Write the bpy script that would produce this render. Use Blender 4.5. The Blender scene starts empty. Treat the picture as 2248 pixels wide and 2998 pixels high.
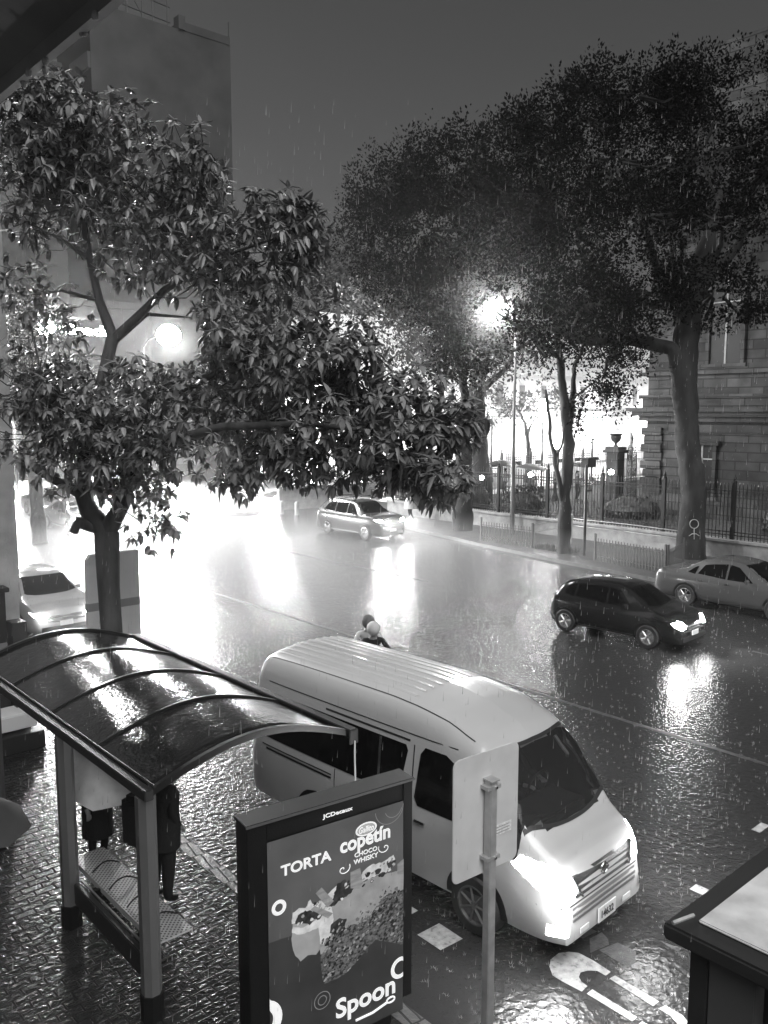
import bpy, bmesh, math, random
from mathutils import Vector, Matrix, Euler, noise
PI = math.pi
random.seed(7)
SC = bpy.context.scene
COL = SC.collection
R = math.radians

# ------------------------------------------------------------------ camera
CAMZ = 5.7; YAW = R(41.5); PIT = R(6.82); FPX = 2500.0
cam_d = bpy.data.cameras.new('camera'); cam = bpy.data.objects.new('camera', cam_d); COL.objects.link(cam)
cam.location = (0, 0, CAMZ); cam.rotation_euler = (PI/2 - PIT, 0, -YAW)
cam_d.sensor_fit = 'VERTICAL'; cam_d.sensor_height = 24; cam_d.lens = 24*FPX/2998
cam_d.clip_start = 0.05; cam_d.clip_end = 2000
SC.camera = cam
_f = Vector((math.sin(YAW)*math.cos(PIT), math.cos(YAW)*math.cos(PIT), -math.sin(PIT)))
_r = Vector((math.cos(YAW), -math.sin(YAW), 0)); _u = _r.cross(_f)
def at(u, v, d):
    """point seen at photo pixel u, v standing d metres away"""
    return Vector((0, 0, CAMZ)) + (_f + _r*((u-1124)/FPX) - _u*((v-1499)/FPX))*d

# ------------------------------------------------------------------ materials
def nodes(name):
    m = bpy.data.materials.new(name); m.use_nodes = True
    nt = m.node_tree; b = nt.nodes['Principled BSDF']
    return m, nt, b
def g(v): return (v, v, v, 1)
def mat(name, base, rough=0.5, var=0.0, vscale=3.0, bump=0.0, bscale=20.0, metal=0.0, spec=0.5, coat=0.0, emit=0.0, alpha=1.0, trans=0.0, rvar=0.0, stretch=None):
    m, nt, b = nodes(name)
    b.inputs['Base Color'].default_value = g(base); b.inputs['Roughness'].default_value = rough
    b.inputs['Metallic'].default_value = metal; b.inputs['Specular IOR Level'].default_value = spec
    b.inputs['Coat Weight'].default_value = coat; b.inputs['Coat Roughness'].default_value = 0.08
    b.inputs['Alpha'].default_value = alpha; b.inputs['Transmission Weight'].default_value = trans
    if emit: b.inputs['Emission Color'].default_value = g(1); b.inputs['Emission Strength'].default_value = emit
    tc = nt.nodes.new('ShaderNodeTexCoord'); src = tc.outputs['Object']
    if stretch:
        mp = nt.nodes.new('ShaderNodeMapping'); mp.inputs['Scale'].default_value = stretch
        nt.links.new(src, mp.inputs['Vector']); src = mp.outputs['Vector']
    if var or rvar:
        n = nt.nodes.new('ShaderNodeTexNoise'); n.inputs['Scale'].default_value = vscale; n.inputs['Detail'].default_value = 6
        nt.links.new(src, n.inputs['Vector'])
        if var:
            r = nt.nodes.new('ShaderNodeMapRange'); r.inputs['From Min'].default_value = .3; r.inputs['From Max'].default_value = .7
            r.inputs['To Min'].default_value = max(0, base*(1-var)); r.inputs['To Max'].default_value = base*(1+var)
            nt.links.new(n.outputs['Fac'], r.inputs['Value']); nt.links.new(r.outputs['Result'], b.inputs['Base Color'])
        if rvar:
            r = nt.nodes.new('ShaderNodeMapRange'); r.inputs['From Min'].default_value = .35; r.inputs['From Max'].default_value = .65
            r.inputs['To Min'].default_value = max(0.02, rough-rvar); r.inputs['To Max'].default_value = rough+rvar
            nt.links.new(n.outputs['Fac'], r.inputs['Value']); nt.links.new(r.outputs['Result'], b.inputs['Roughness'])
    if bump:
        n2 = nt.nodes.new('ShaderNodeTexNoise'); n2.inputs['Scale'].default_value = bscale; n2.inputs['Detail'].default_value = 4
        nt.links.new(src, n2.inputs['Vector'])
        bp = nt.nodes.new('ShaderNodeBump'); bp.inputs['Strength'].default_value = bump; bp.inputs['Distance'].default_value = 0.02
        nt.links.new(n2.outputs['Fac'], bp.inputs['Height']); nt.links.new(bp.outputs['Normal'], b.inputs['Normal'])
    return m
def wet_ground(name, base, rough, brick=None, bs=14, bstr=.35, dist=.02, joint=.25):
    """wet street surface: noise ripples from the rain, slicks of smoother water, optional paving pattern"""
    m, nt, b = nodes(name); L = nt.links
    tc = nt.nodes.new('ShaderNodeTexCoord'); O = tc.outputs['Object']
    n1 = nt.nodes.new('ShaderNodeTexNoise'); n1.inputs['Scale'].default_value = 1.3; n1.inputs['Detail'].default_value = 8; L.new(O, n1.inputs['Vector'])
    rr = nt.nodes.new('ShaderNodeMapRange'); rr.inputs['From Min'].default_value = .2; rr.inputs['From Max'].default_value = .8
    rr.inputs['To Min'].default_value = rough*.88; rr.inputs['To Max'].default_value = rough*1.12
    L.new(n1.outputs['Fac'], rr.inputs['Value']); L.new(rr.outputs['Result'], b.inputs['Roughness'])
    n2 = nt.nodes.new('ShaderNodeTexNoise'); n2.inputs['Scale'].default_value = bs; n2.inputs['Detail'].default_value = 3; n2.inputs['Distortion'].default_value = .6; L.new(O, n2.inputs['Vector'])
    vo = nt.nodes.new('ShaderNodeTexVoronoi'); vo.inputs['Scale'].default_value = bs*.9; L.new(O, vo.inputs['Vector'])
    ad = nt.nodes.new('ShaderNodeMath'); ad.operation = 'MULTIPLY_ADD'; ad.inputs[1].default_value = .5
    L.new(vo.outputs['Distance'], ad.inputs[0]); L.new(n2.outputs['Fac'], ad.inputs[2])
    n3 = nt.nodes.new('ShaderNodeTexNoise'); n3.inputs['Scale'].default_value = 90; n3.inputs['Detail'].default_value = 2; L.new(O, n3.inputs['Vector'])
    mx = nt.nodes.new('ShaderNodeMixRGB'); mx.inputs['Fac'].default_value = .5
    mx.inputs['Color1'].default_value = g(base*.75); mx.inputs['Color2'].default_value = g(base*1.3); L.new(n3.outputs['Fac'], mx.inputs['Fac'])
    col = mx.outputs['Color']
    b1 = nt.nodes.new('ShaderNodeBump'); b1.inputs['Strength'].default_value = bstr; b1.inputs['Distance'].default_value = dist; L.new(ad.outputs['Value'], b1.inputs['Height'])
    nrm = b1.outputs['Normal']
    if brick:
        mp = nt.nodes.new('ShaderNodeMapping'); mp.inputs['Rotation'].default_value = (0, 0, brick[2])
        wob = nt.nodes.new('ShaderNodeTexNoise'); wob.inputs['Scale'].default_value = 3; L.new(O, wob.inputs['Vector'])
        sc_ = nt.nodes.new('ShaderNodeVectorMath'); sc_.operation = 'SCALE'; sc_.inputs['Scale'].default_value = .05; L.new(wob.outputs['Color'], sc_.inputs[0])
        ad2 = nt.nodes.new('ShaderNodeVectorMath'); ad2.operation = 'ADD'; L.new(O, ad2.inputs[0]); L.new(sc_.outputs['Vector'], ad2.inputs[1])
        L.new(ad2.outputs['Vector'], mp.inputs['Vector'])
        br = nt.nodes.new('ShaderNodeTexBrick'); L.new(mp.outputs['Vector'], br.inputs['Vector'])
        br.inputs['Scale'].default_value = 1; br.inputs['Brick Width'].default_value = brick[0]; br.inputs['Row Height'].default_value = brick[1]
        br.inputs['Mortar Size'].default_value = .013; br.inputs['Mortar Smooth'].default_value = .35; br.inputs['Bias'].default_value = -.2
        br.inputs['Color1'].default_value = g(1); br.inputs['Color2'].default_value = g(.55); br.inputs['Mortar'].default_value = g(joint)
        mm = nt.nodes.new('ShaderNodeMixRGB'); mm.blend_type = 'MULTIPLY'; mm.inputs['Fac'].default_value = 1
        L.new(col, mm.inputs['Color1']); L.new(br.outputs['Color'], mm.inputs['Color2']); col = mm.outputs['Color']
        hv = nt.nodes.new('ShaderNodeMath'); hv.operation = 'SUBTRACT'; hv.inputs[0].default_value = 1; L.new(br.outputs['Fac'], hv.inputs[1])
        b2 = nt.nodes.new('ShaderNodeBump'); b2.inputs['Strength'].default_value = 1.0; b2.inputs['Distance'].default_value = .02
        rj = nt.nodes.new('ShaderNodeMath'); rj.operation = 'MULTIPLY_ADD'; rj.inputs[1].default_value = .6; L.new(br.outputs['Fac'], rj.inputs[0]); L.new(rr.outputs['Result'], rj.inputs[2]); L.new(rj.outputs[0], b.inputs['Roughness'])
        # each paver sits a little higher or lower, tilted
        bc = nt.nodes.new('ShaderNodeMath'); bc.operation = 'MULTIPLY_ADD'; bc.inputs[1].default_value = .8
        sp = nt.nodes.new('ShaderNodeRGBToBW'); L.new(br.outputs['Color'], sp.inputs['Color'])
        L.new(sp.outputs['Val'], bc.inputs[0]); L.new(hv.outputs['Value'], bc.inputs[2])
        L.new(bc.outputs['Value'], b2.inputs['Height']); L.new(nrm, b2.inputs['Normal']); nrm = b2.outputs['Normal']
    L.new(col, b.inputs['Base Color']); L.new(nrm, b.inputs['Normal'])
    b.inputs['Specular IOR Level'].default_value = .42
    return m
def emis(name, s, col=1.0):
    m, nt, b = nodes(name); b.inputs['Base Color'].default_value = g(.8)
    b.inputs['Emission Color'].default_value = g(col); b.inputs['Emission Strength'].default_value = s
    return m

M = dict(
  road=wet_ground('wet_asphalt', .03, .25, bs=13, bstr=.55, dist=.022),
  pave=wet_ground('wet_pavers', .028, .20, brick=(.24, .12, 0), bs=18, bstr=.65, dist=.015),
  kerbm=wet_ground('wet_kerb', .12, .3, brick=(.11, .4, R(8)), bs=25, bstr=.5),
  farpave=wet_ground('far_pavement', .05, .4, bs=8),
  lawn=mat('lawn', .05, .9, var=.5, vscale=6, bump=.8, bscale=30),
  paint=mat('road_paint', .40, .35, var=.35, vscale=14, bump=.5, bscale=40, rvar=.1),
  paint_old=mat('worn_road_paint', .055, .4, var=.6, vscale=10, bump=.5, bscale=40),
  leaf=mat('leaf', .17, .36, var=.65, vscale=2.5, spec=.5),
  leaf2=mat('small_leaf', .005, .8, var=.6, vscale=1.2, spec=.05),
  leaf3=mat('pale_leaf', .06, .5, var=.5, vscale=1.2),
  bark=mat('bark', .05, .7, var=.5, vscale=6, bump=.8, bscale=14, stretch=(1, 1, .25)),
  barkpale=mat('pale_bark', .020, .8, var=.8, vscale=2.2, bump=1.0, bscale=12, stretch=(1, 1, .3)),
  black=mat('black_metal', .012, .3, spec=.5, bump=.1, bscale=60),
  iron=mat('iron', .02, .4, metal=.0, spec=.5),
  steel=mat('brushed_steel', .24, .34, metal=.6, var=.06, vscale=3),
  galv=mat('galvanised_steel', .45, .42, metal=.35, var=.18, vscale=9, rvar=.08),
  signback=mat('sign_back', .62, .45, var=.10, vscale=4, bump=.05, bscale=80),
  sticker=mat('sticker', .75, .5, var=.25, vscale=60),
  white=mat('white_car_paint', .52, .28, var=.03, vscale=2, coat=.7, bump=.012, bscale=6),
  whitecar=mat('pale_car_paint', .30, .2, coat=.6),
  grey=mat('grey_car_paint', .07, .25, coat=.7, metal=.2),
  silver=mat('silver_car_paint', .12, .25, coat=.7, metal=.3),
  dark=mat('dark_car_paint', .012, .15, coat=.8),
  midcar=mat('mid_car_paint', .3, .3, coat=.5),
  glass=mat('dark_glass', .004, .09, spec=.35), pane=mat('old_pane', .01, .5, spec=.25),
  tyre=mat('tyre', .02, .6, bump=.2, bscale=50),
  rim=mat('alloy_rim', .5, .25, metal=.8),
  rimdull=mat('steel_rim', .14, .4, metal=.4),
  plastic=mat('dark_plastic', .03, .45),
  chrome=mat('chrome', .7, .12, metal=1.0),
  plate=mat('plate', .75, .45), ink=mat('ink', .02, .5),
  concrete=mat('concrete', .30, .75, var=.25, vscale=3, bump=.35, bscale=25),
  pillar=mat('pillar_cladding', .4, .6, var=.25, vscale=2, bump=.3, bscale=30),
  stone=None, tower=mat('tower_wall', .06, .9, var=.22, vscale=.3, spec=0), towershade=mat('tower_side_shade', .006, .9, var=.15, vscale=.3, spec=0),
  palace=mat('palace_wall', .75, .8, var=.06, vscale=1), build=mat('far_building', .22, .85, var=.2, vscale=.8),
  dim=mat('dark_wall', .02, .8, var=.3, vscale=2, bump=.3, bscale=10),
  cloth=mat('black_cloth', .012, .85, bump=.5, bscale=30), clothg=mat('grey_cloth', .12, .85, bump=.5, bscale=30), clothw=mat('white_cloth', .55, .8, bump=.4, bscale=20),
  skin=mat('skin', .30, .5), hair=mat('hair', .01, .5),
  umb=mat('umbrella_dark', .03, .5), umbw=mat('umbrella_pale', .85, .5, var=.15, vscale=6), umbm=mat('umbrella_mid', .05, .8),
  shrub=mat('shrub', .05, .7, var=.5, vscale=4),
  lamp=emis('lamp_glow', 150), globe=emis('globe_glow', 40), head=emis('headlight_glow', 220), headdim=emis('headlight_dim', 30), win=emis('lit_window', 6), signlit=emis('lit_sign', 60), tail=emis('tail_light', .06),
  awn=mat('awning_fabric', .25, .7, var=.3, vscale=1.5, bump=.3, bscale=9),
  fence=mat('fence_metal', .09, .4), barkdark=mat('dark_bark', .02, .8, bump=.5, bscale=12),
  drop=mat('raindrop', .34, .25, trans=.0, spec=1), 
)

def stone_mat():
    m, nt, b = nodes('ashlar_stone'); L = nt.links
    tc = nt.nodes.new('ShaderNodeTexCoord'); sx = nt.nodes.new('ShaderNodeSeparateXYZ'); L.new(tc.outputs['Object'], sx.inputs[0])
    cb = nt.nodes.new('ShaderNodeCombineXYZ'); ad = nt.nodes.new('ShaderNodeMath'); L.new(sx.outputs['X'], ad.inputs[0]); L.new(sx.outputs['Y'], ad.inputs[1])
    L.new(ad.outputs[0], cb.inputs['X']); L.new(sx.outputs['Z'], cb.inputs['Y'])
    br = nt.nodes.new('ShaderNodeTexBrick'); L.new(cb.outputs[0], br.inputs['Vector']); br.inputs['Scale'].default_value = 1
    br.inputs['Brick Width'].default_value = 1.15; br.inputs['Row Height'].default_value = .42; br.inputs['Mortar Size'].default_value = .025
    br.inputs['Color1'].default_value = g(.06); br.inputs['Color2'].default_value = g(.018); br.inputs['Mortar'].default_value = g(.006)
    n = nt.nodes.new('ShaderNodeTexNoise'); n.inputs['Scale'].default_value = 1.2; n.inputs['Detail'].default_value = 8; L.new(tc.outputs['Object'], n.inputs['Vector'])
    r = nt.nodes.new('ShaderNodeMapRange'); r.inputs['From Min'].default_value = .3; r.inputs['From Max'].default_value = .7; r.inputs['To Min'].default_value = .35; r.inputs['To Max'].default_value = 1.5
    L.new(n.outputs['Fac'], r.inputs['Value'])
    mm = nt.nodes.new('ShaderNodeMixRGB'); mm.blend_type = 'MULTIPLY'; mm.inputs['Fac'].default_value = 1; L.new(br.outputs['Color'], mm.inputs['Color1']); L.new(r.outputs['Result'], mm.inputs['Color2'])
    L.new(mm.outputs['Color'], b.inputs['Base Color']); b.inputs['Roughness'].default_value = .75
    bp = nt.nodes.new('ShaderNodeBump'); bp.inputs['Distance'].default_value = .03; bp.inputs['Strength'].default_value = .7; bp.invert = True
    L.new(br.outputs['Fac'], bp.inputs['Height']); L.new(bp.outputs['Normal'], b.inputs['Normal'])
    return m
M['stone'] = stone_mat()
def roof_glass():
    """smoked acrylic of the shelter roof: mostly dark and glossy, a little see-through, beaded with water"""
    m, nt, b = nodes('smoked_acrylic'); L = nt.links
    b.inputs['Base Color'].default_value = g(.012); b.inputs['Roughness'].default_value = .15; b.inputs['Specular IOR Level'].default_value = .7
    b.inputs['Alpha'].default_value = .93
    tc = nt.nodes.new('ShaderNodeTexCoord')
    v = nt.nodes.new('ShaderNodeTexVoronoi'); v.inputs['Scale'].default_value = 26; L.new(tc.outputs['Object'], v.inputs['Vector'])
    n = nt.nodes.new('ShaderNodeTexNoise'); n.inputs['Scale'].default_value = 7; n.inputs['Detail'].default_value = 5; L.new(tc.outputs['Object'], n.inputs['Vector'])
    ad = nt.nodes.new('ShaderNodeMath'); ad.operation = 'MULTIPLY_ADD'; ad.inputs[1].default_value = .25; L.new(v.outputs['Distance'], ad.inputs[0]); L.new(n.outputs['Fac'], ad.inputs[2])
    bp = nt.nodes.new('ShaderNodeBump'); bp.inputs['Distance'].default_value = .02; bp.inputs['Strength'].default_value = .35
    L.new(ad.outputs[0], bp.inputs['Height']); L.new(bp.outputs['Normal'], b.inputs['Normal'])
    return m
M['acrylic'] = roof_glass()
def clear_glass():
    m, nt, b = nodes('windscreen_glass')
    b.inputs['Base Color'].default_value = g(.03); b.inputs['Roughness'].default_value = .05; b.inputs['Alpha'].default_value = .62; b.inputs['Specular IOR Level'].default_value = .35
    return m
M['wsglass'] = clear_glass()
def perforated():
    m, nt, b = nodes('perforated_steel'); L = nt.links
    tc = nt.nodes.new('ShaderNodeTexCoord'); mp = nt.nodes.new('ShaderNodeMapping'); mp.inputs['Rotation'].default_value = (0, 0, R(45)); L.new(tc.outputs['Object'], mp.inputs['Vector'])
    v = nt.nodes.new('ShaderNodeTexVoronoi'); v.inputs['Scale'].default_value = 26; v.inputs['Randomness'].default_value = 0; v.voronoi_dimensions = '2D'; L.new(mp.outputs['Vector'], v.inputs['Vector'])
    r = nt.nodes.new('ShaderNodeMath'); r.operation = 'GREATER_THAN'; r.inputs[1].default_value = .27; L.new(v.outputs['Distance'], r.inputs[0])
    mx = nt.nodes.new('ShaderNodeMixRGB'); mx.inputs['Color1'].default_value = g(.01); mx.inputs['Color2'].default_value = g(.6); L.new(r.outputs[0], mx.inputs['Fac'])
    L.new(mx.outputs['Color'], b.inputs['Base Color']); b.inputs['Roughness'].default_value = .38; b.inputs['Metallic'].default_value = .3
    return m
M['perf'] = perforated()

# ------------------------------------------------------------------ mesh helper
class MB:
    def __init__(s): s.v = []; s.f = []; s.mi = []
    def add(s, vs, fs, mi=0):
        o = len(s.v); s.v += [tuple(p) for p in vs]; s.f += [tuple(i+o for i in f) for f in fs]; s.mi += [mi]*len(fs); return s
    def box(s, c, d, rz=0, mi=0, mtx=None):
        x, y, z = d[0]/2, d[1]/2, d[2]/2
        vs = [Vector(p) for p in ((-x,-y,-z),(x,-y,-z),(x,y,-z),(-x,y,-z),(-x,-y,z),(x,-y,z),(x,y,z),(-x,y,z))]
        m = mtx if mtx else Matrix.Rotation(rz, 3, 'Z')
        vs = [m @ p + Vector(c) for p in vs]
        return s.add(vs, [(3,2,1,0),(4,5,6,7),(0,1,5,4),(1,2,6,5),(2,3,7,6),(3,0,4,7)], mi)
    def box2(s, a, b, mi=0):
        return s.box([(a[i]+b[i])/2 for i in range(3)], [abs(b[i]-a[i]) for i in range(3)], mi=mi)
    def path(s, pts, rad, n=8, cap=True, mi=0, flat=1.0, step=0):
        pts = [Vector(p) for p in pts]; rad = list(rad) if isinstance(rad, (list, tuple)) else [rad]*len(pts)
        if step:
            P2, R2 = [], []
            for i in range(len(pts)-1):
                k = max(1, int((pts[i+1]-pts[i]).length/step))
                for j in range(k): t = j/k; P2.append(pts[i].lerp(pts[i+1], t)); R2.append(rad[i]+(rad[i+1]-rad[i])*t)
            pts, rad = P2+[pts[-1]], R2+[rad[-1]]
        rings = []; prev = None
        for i, p in enumerate(pts):
            t = (pts[min(i+1, len(pts)-1)] - pts[max(i-1, 0)]).normalized()
            ref = prev if prev else (Vector((0, 0, 1)) if abs(t.z) < .9 else Vector((1, 0, 0)))
            a = (ref - t*ref.dot(t)).normalized(); b = t.cross(a); prev = a
            rings.append([p + (a*math.cos(2*PI*k/n) + b*math.sin(2*PI*k/n)*flat)*rad[i] for k in range(n)])
        vs = [q for r_ in rings for q in r_]; fs = []
        for i in range(len(pts)-1):
            for k in range(n):
                fs.append((i*n+k, i*n+(k+1) % n, (i+1)*n+(k+1) % n, (i+1)*n+k))
        if cap: fs += [tuple(range(n-1, -1, -1)), tuple((len(pts)-1)*n+k for k in range(n))]
        return s.add(vs, fs, mi)
    def lathe(s, prof, c=(0, 0, 0), n=20, axis='Z', mi=0):
        vs = []; c = Vector(c)
        for (r_, z) in prof:
            for k in range(n):
                a = 2*PI*k/n; p = (r_*math.cos(a), r_*math.sin(a), z)
                if axis == 'X': p = (p[2], p[0], p[1])
                if axis == 'Y': p = (p[0], p[2], p[1])
                vs.append(Vector(p) + c)
        fs = [(i*n+k, i*n+(k+1) % n, (i+1)*n+(k+1) % n, (i+1)*n+k) for i in range(len(prof)-1) for k in range(n)]
        fs += [tuple(range(n-1, -1, -1)), tuple((len(prof)-1)*n+k for k in range(n))]
        return s.add(vs, fs, mi)
    def sphere(s, c, r_, n=12, m=8, mi=0):
        rr = r_ if isinstance(r_, (tuple, list)) else (r_, r_, r_)
        vs = []; fs = []
        for i in range(m+1):
            th = PI*i/m
            for k in range(n):
                a = 2*PI*k/n; vs.append((c[0]+rr[0]*math.sin(th)*math.cos(a), c[1]+rr[1]*math.sin(th)*math.sin(a), c[2]+rr[2]*math.cos(th)))
        for i in range(m):
            for k in range(n): fs.append((i*n+k, (i+1)*n+k, (i+1)*n+(k+1) % n, i*n+(k+1) % n))
        return s.add(vs, fs, mi)
    def prism(s, poly, z0, z1, tf=None, mi=0):
        n = len(poly); tf = tf or (lambda a, b, c: (a, b, c))
        vs = [tf(p[0], p[1], z0) for p in poly] + [tf(p[0], p[1], z1) for p in poly]
        fs = [tuple(range(n-1, -1, -1)), tuple(range(n, 2*n))] + [(i, (i+1) % n, n+(i+1) % n, n+i) for i in range(n)]
        return s.add(vs, fs, mi)
    def grid(s, rows, close=False, mi=0):
        nr, nc = len(rows), len(rows[0]); vs = [p for r_ in rows for p in r_]
        fs = [(i*nc+k, i*nc+k+1, (i+1)*nc+k+1, (i+1)*nc+k) for i in range(nr-1) for k in range(nc-1)]
        return s.add(vs, fs, mi)
    def mesh(s, name, mats, smooth=False, bevel=0, sharp=35, fixn=True):
        me = bpy.data.meshes.new(name); me.from_pydata(s.v, [], s.f)
        for m in (mats if isinstance(mats, (list, tuple)) else [mats]): me.materials.append(m)
        for i, p in enumerate(me.polygons): p.material_index = s.mi[i]
        if fixn:
            bm = bmesh.new(); bm.from_mesh(me); bmesh.ops.recalc_face_normals(bm, faces=bm.faces)
            if bevel:
                es = [e for e in bm.edges if len(e.link_faces) == 2 and e.calc_face_angle(0) > .6]
                bmesh.ops.bevel(bm, geom=es, offset=bevel, segments=2, affect='EDGES', clamp_overlap=True)
            bm.to_mesh(me); bm.free()
        if smooth or bevel:
            me.shade_smooth() if hasattr(me, 'shade_smooth') else None
            try: me.set_sharp_from_angle(angle=R(sharp))
            except Exception: pass
        return me
def obj(name, mb, mats, parent=None, loc=None, **kw):
    me = mb.mesh(name, mats, **kw) if isinstance(mb, MB) else mb
    o = bpy.data.objects.new(name, me); COL.objects.link(o); o.parent = parent
    if loc is not None: o.location = loc
    return o
def tag(o, label, cat, group=None):
    o['label'] = label; o['category'] = cat
    if group: o['group'] = group
    return o
def thing(name, label, cat, loc=(0, 0, 0), rz=0, group=None):
    o = bpy.data.objects.new(name, None); COL.objects.link(o); o.location = loc; o.rotation_euler = (0, 0, rz)
    o.empty_display_size = .2
    return tag(o, label, cat, group)
def struct(name, mb, m, **kw):
    o = obj(name, mb, m, **kw); o['kind'] = 'structure'; return o
def dup(root, loc, rz, label, group=None):
    c = root.copy(); COL.objects.link(c); c.location = loc; c.rotation_euler = (0, 0, rz); c['label'] = label
    if group: c['group'] = group
    def rec(a, b):
        for ch in list(a.children):
            d = ch.copy(); COL.objects.link(d); d.parent = b; rec(ch, d)
    rec(root, c); return c
def point(name, loc, power, r_=.12, parent=None):
    l = bpy.data.lights.new(name, 'POINT'); l.energy = power; l.shadow_soft_size = r_
    o = bpy.data.objects.new(name, l); COL.objects.link(o); o.location = loc; o.parent = parent; return o
def spot(name, loc, direction, power, ang=70, blend=.6, r_=.07, parent=None):
    l = bpy.data.lights.new(name, 'SPOT'); l.energy = power; l.spot_size = R(ang); l.spot_blend = blend; l.shadow_soft_size = r_
    o = bpy.data.objects.new(name, l); COL.objects.link(o); o.location = loc
    o.rotation_euler = Vector(direction).to_track_quat('-Z', 'Y').to_euler(); o.parent = parent; return o
def text_mesh(body, size, off=0.0, extrude=.002, spacing=1.0, shear=0.0, align='LEFT'):
    c = bpy.data.curves.new('txt', 'FONT'); c.body = body; c.size = size; c.offset = off; c.extrude = extrude
    c.space_character = spacing; c.shear = shear; c.align_x = align; c.resolution_u = 4
    o = bpy.data.objects.new('txt', c); COL.objects.link(o)
    bpy.context.view_layer.update()
    me = bpy.data.meshes.new_from_object(o.evaluated_get(bpy.context.evaluated_depsgraph_get()))
    bpy.data.objects.remove(o); bpy.data.curves.remove(c)
    return me
def text_part(name, body, size, m, parent, pos, width=None, height=None, basis=None, **kw):
    """flat lettering; basis = matrix turning text x,y,z into the parent's axes"""
    me = text_mesh(body, size, **kw)
    xs = [v.co.x for v in me.vertices]; ys = [v.co.y for v in me.vertices]
    x0, x1, y0, y1 = min(xs), max(xs), min(ys), max(ys)
    sx = width/(x1-x0) if width else 1; sy = height/(y1-y0) if height else sx
    basis = basis or Matrix(((1, 0, 0), (0, 0, -1), (0, 1, 0)))
    for v in me.vertices:
        p = Vector(((v.co.x-x0)*sx, (v.co.y)*sy if height is None else (v.co.y-y0)*sy, v.co.z)); v.co = basis @ p + Vector(pos)
    me.materials.clear(); me.materials.append(m)
    o = bpy.data.objects.new(name, me); COL.objects.link(o); o.parent = parent; return o
exec_order = []
HAZE = .0005; SKYS = .032; SUNS = 2.6; EXPO = 0.0; LM = .03

# ================================================================== GROUND
def farkerb(y):   # x of the far kerb
    pts = [(-40, 24.9), (8, 24.9), (12, 25.1), (19, 25.9), (24, 26.7), (31, 28.2), (33.5, 29.2), (35, 31.5), (35.6, 35)]
    for (a, xa), (b, xb) in zip(pts, pts[1:]):
        if y <= b: return xa + (xb-xa)*(y-a)/(b-a)
    return 35
struct('road', MB().add([(-400,-300,0),(500,-300,0),(500,600,0),(-400,600,0)], [(0,1,2,3)]), M['road'])
# near pavement with its kerb course
near = [(-30,-30),(5.0,-30),(5.0,11.2),(5.4,12.0),(6.3,12.6),(6.85,13.5),(6.95,34),(6.0,36),(-30,37)]
struct('pavement', MB().prism(near, -.3, .004), M['pave'])
kp = [(5.0,-30),(5.0,11.2),(5.4,12.0),(6.3,12.6),(6.85,13.5),(6.95,34)]
kb = MB()
for a, b in zip(kp, kp[1:]):
    d = (Vector(b)-Vector(a)).normalized(); nn = Vector((d.y, -d.x))*.2
    kb.prism([a, b, (b[0]+nn.x, b[1]+nn.y), (a[0]+nn.x, a[1]+nn.y)], -.3, .009)
struct('kerb', kb, M['kerbm'])
# far pavement and park lawn
ys = [-40, 0, 8, 12, 16, 19, 22, 24, 27.5, 31, 33.5, 35]
fp = MB(); fp.prism([(farkerb(y), y) for y in ys] + [(36, 35.6), (36, -40)], -.3, .12)
struct('far_pavement', fp, M['farpave'])
fk = MB()
for a, b in zip(ys, ys[1:]):
    fk.prism([(farkerb(a)-.14, a), (farkerb(b)-.14, b), (farkerb(b)-.002, b), (farkerb(a)-.002, a)], -.3, .126)
struct('far_kerb', fk, mat('kerb_stone', .10, .5, var=.3, vscale=5))
struct('lawn', MB().prism([(31.25,-40),(31.25,34.5),(70,34.5),(70,-40)], -.3, .6), M['lawn'])
struct('park_path', MB().prism([(31.25,34.7),(31.25,36.5),(37,41),(37,49),(110,49),(110,34.7)], -.3, .62), M['farpave'])
struct('plaza', MB().prism([(37,49.2),(37,49.9),(110,49.9),(110,49.2)], -.3, .7), M['concrete'])
# line markings
lm = MB()
def strip(x0, x1, y0, y1, z=.004): lm.add([(x0,y0,z),(x1,y0,z),(x1,y1,z),(x0,y1,z)], [(0,1,2,3)])
strip(13.35, 13.46, -20, 36); lm2 = lm; struct('centre_line_marking', lm, M['paint_old'])
lm = MB()
for i in range(0, 2): 
    if i != 0: strip(6.05, 6.37, 5.93+i*.68, 6.28+i*.68)
    else: lm.add([(6.05,5.93,.004),(6.37,5.91,.004),(6.38,6.28,.004),(6.05,6.29,.004)], [(0,1,2,3)])
strip(9.11, 9.27, 4.6, 4.78); strip(11.1, 11.4, 4.85, 4.97)
struct('dashed_bay_marking', lm, M['paint'])
lm = MB()
strip(19.6, 19.7, -10, 9.0); strip(19.6, 19.7, 20, 30)
struct('lane_marking', lm, M['paint_old'])
# stencilled letters on the bay floor
U1o = [(7.10,4.53),(7.12,4.76),(7.11,4.93),(7.05,5.01),(6.95,5.07),(6.80,5.06),(6.70,5.00),(6.61,4.89),(6.61,4.76),(6.63,4.55)]
U1i = [(6.74,4.56),(6.75,4.64),(6.79,4.70),(6.86,4.73),(6.94,4.70),(7.01,4.63),(7.01,4.53)]
lm = MB()
oo = [U1o[0], U1o[1], U1o[3], U1o[5], U1o[7], U1o[8], U1o[9]]; ii = list(reversed(U1i))
oo = U1o; k = len(oo); inn = [U1i[min(6, round((1-i/(k-1))*6))] for i in range(k)]
lm.add([(p[0],p[1],.004) for p in oo]+[(p[0],p[1],.004) for p in inn], [(i,i+1,k+i+1,k+i) for i in range(k-1)])
lm.add([(7.085,4.47,.004),(7.075,3.97,.004),(6.97,3.97,.004),(7.0,4.48,.004)], [(0,1,2,3)])
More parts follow.
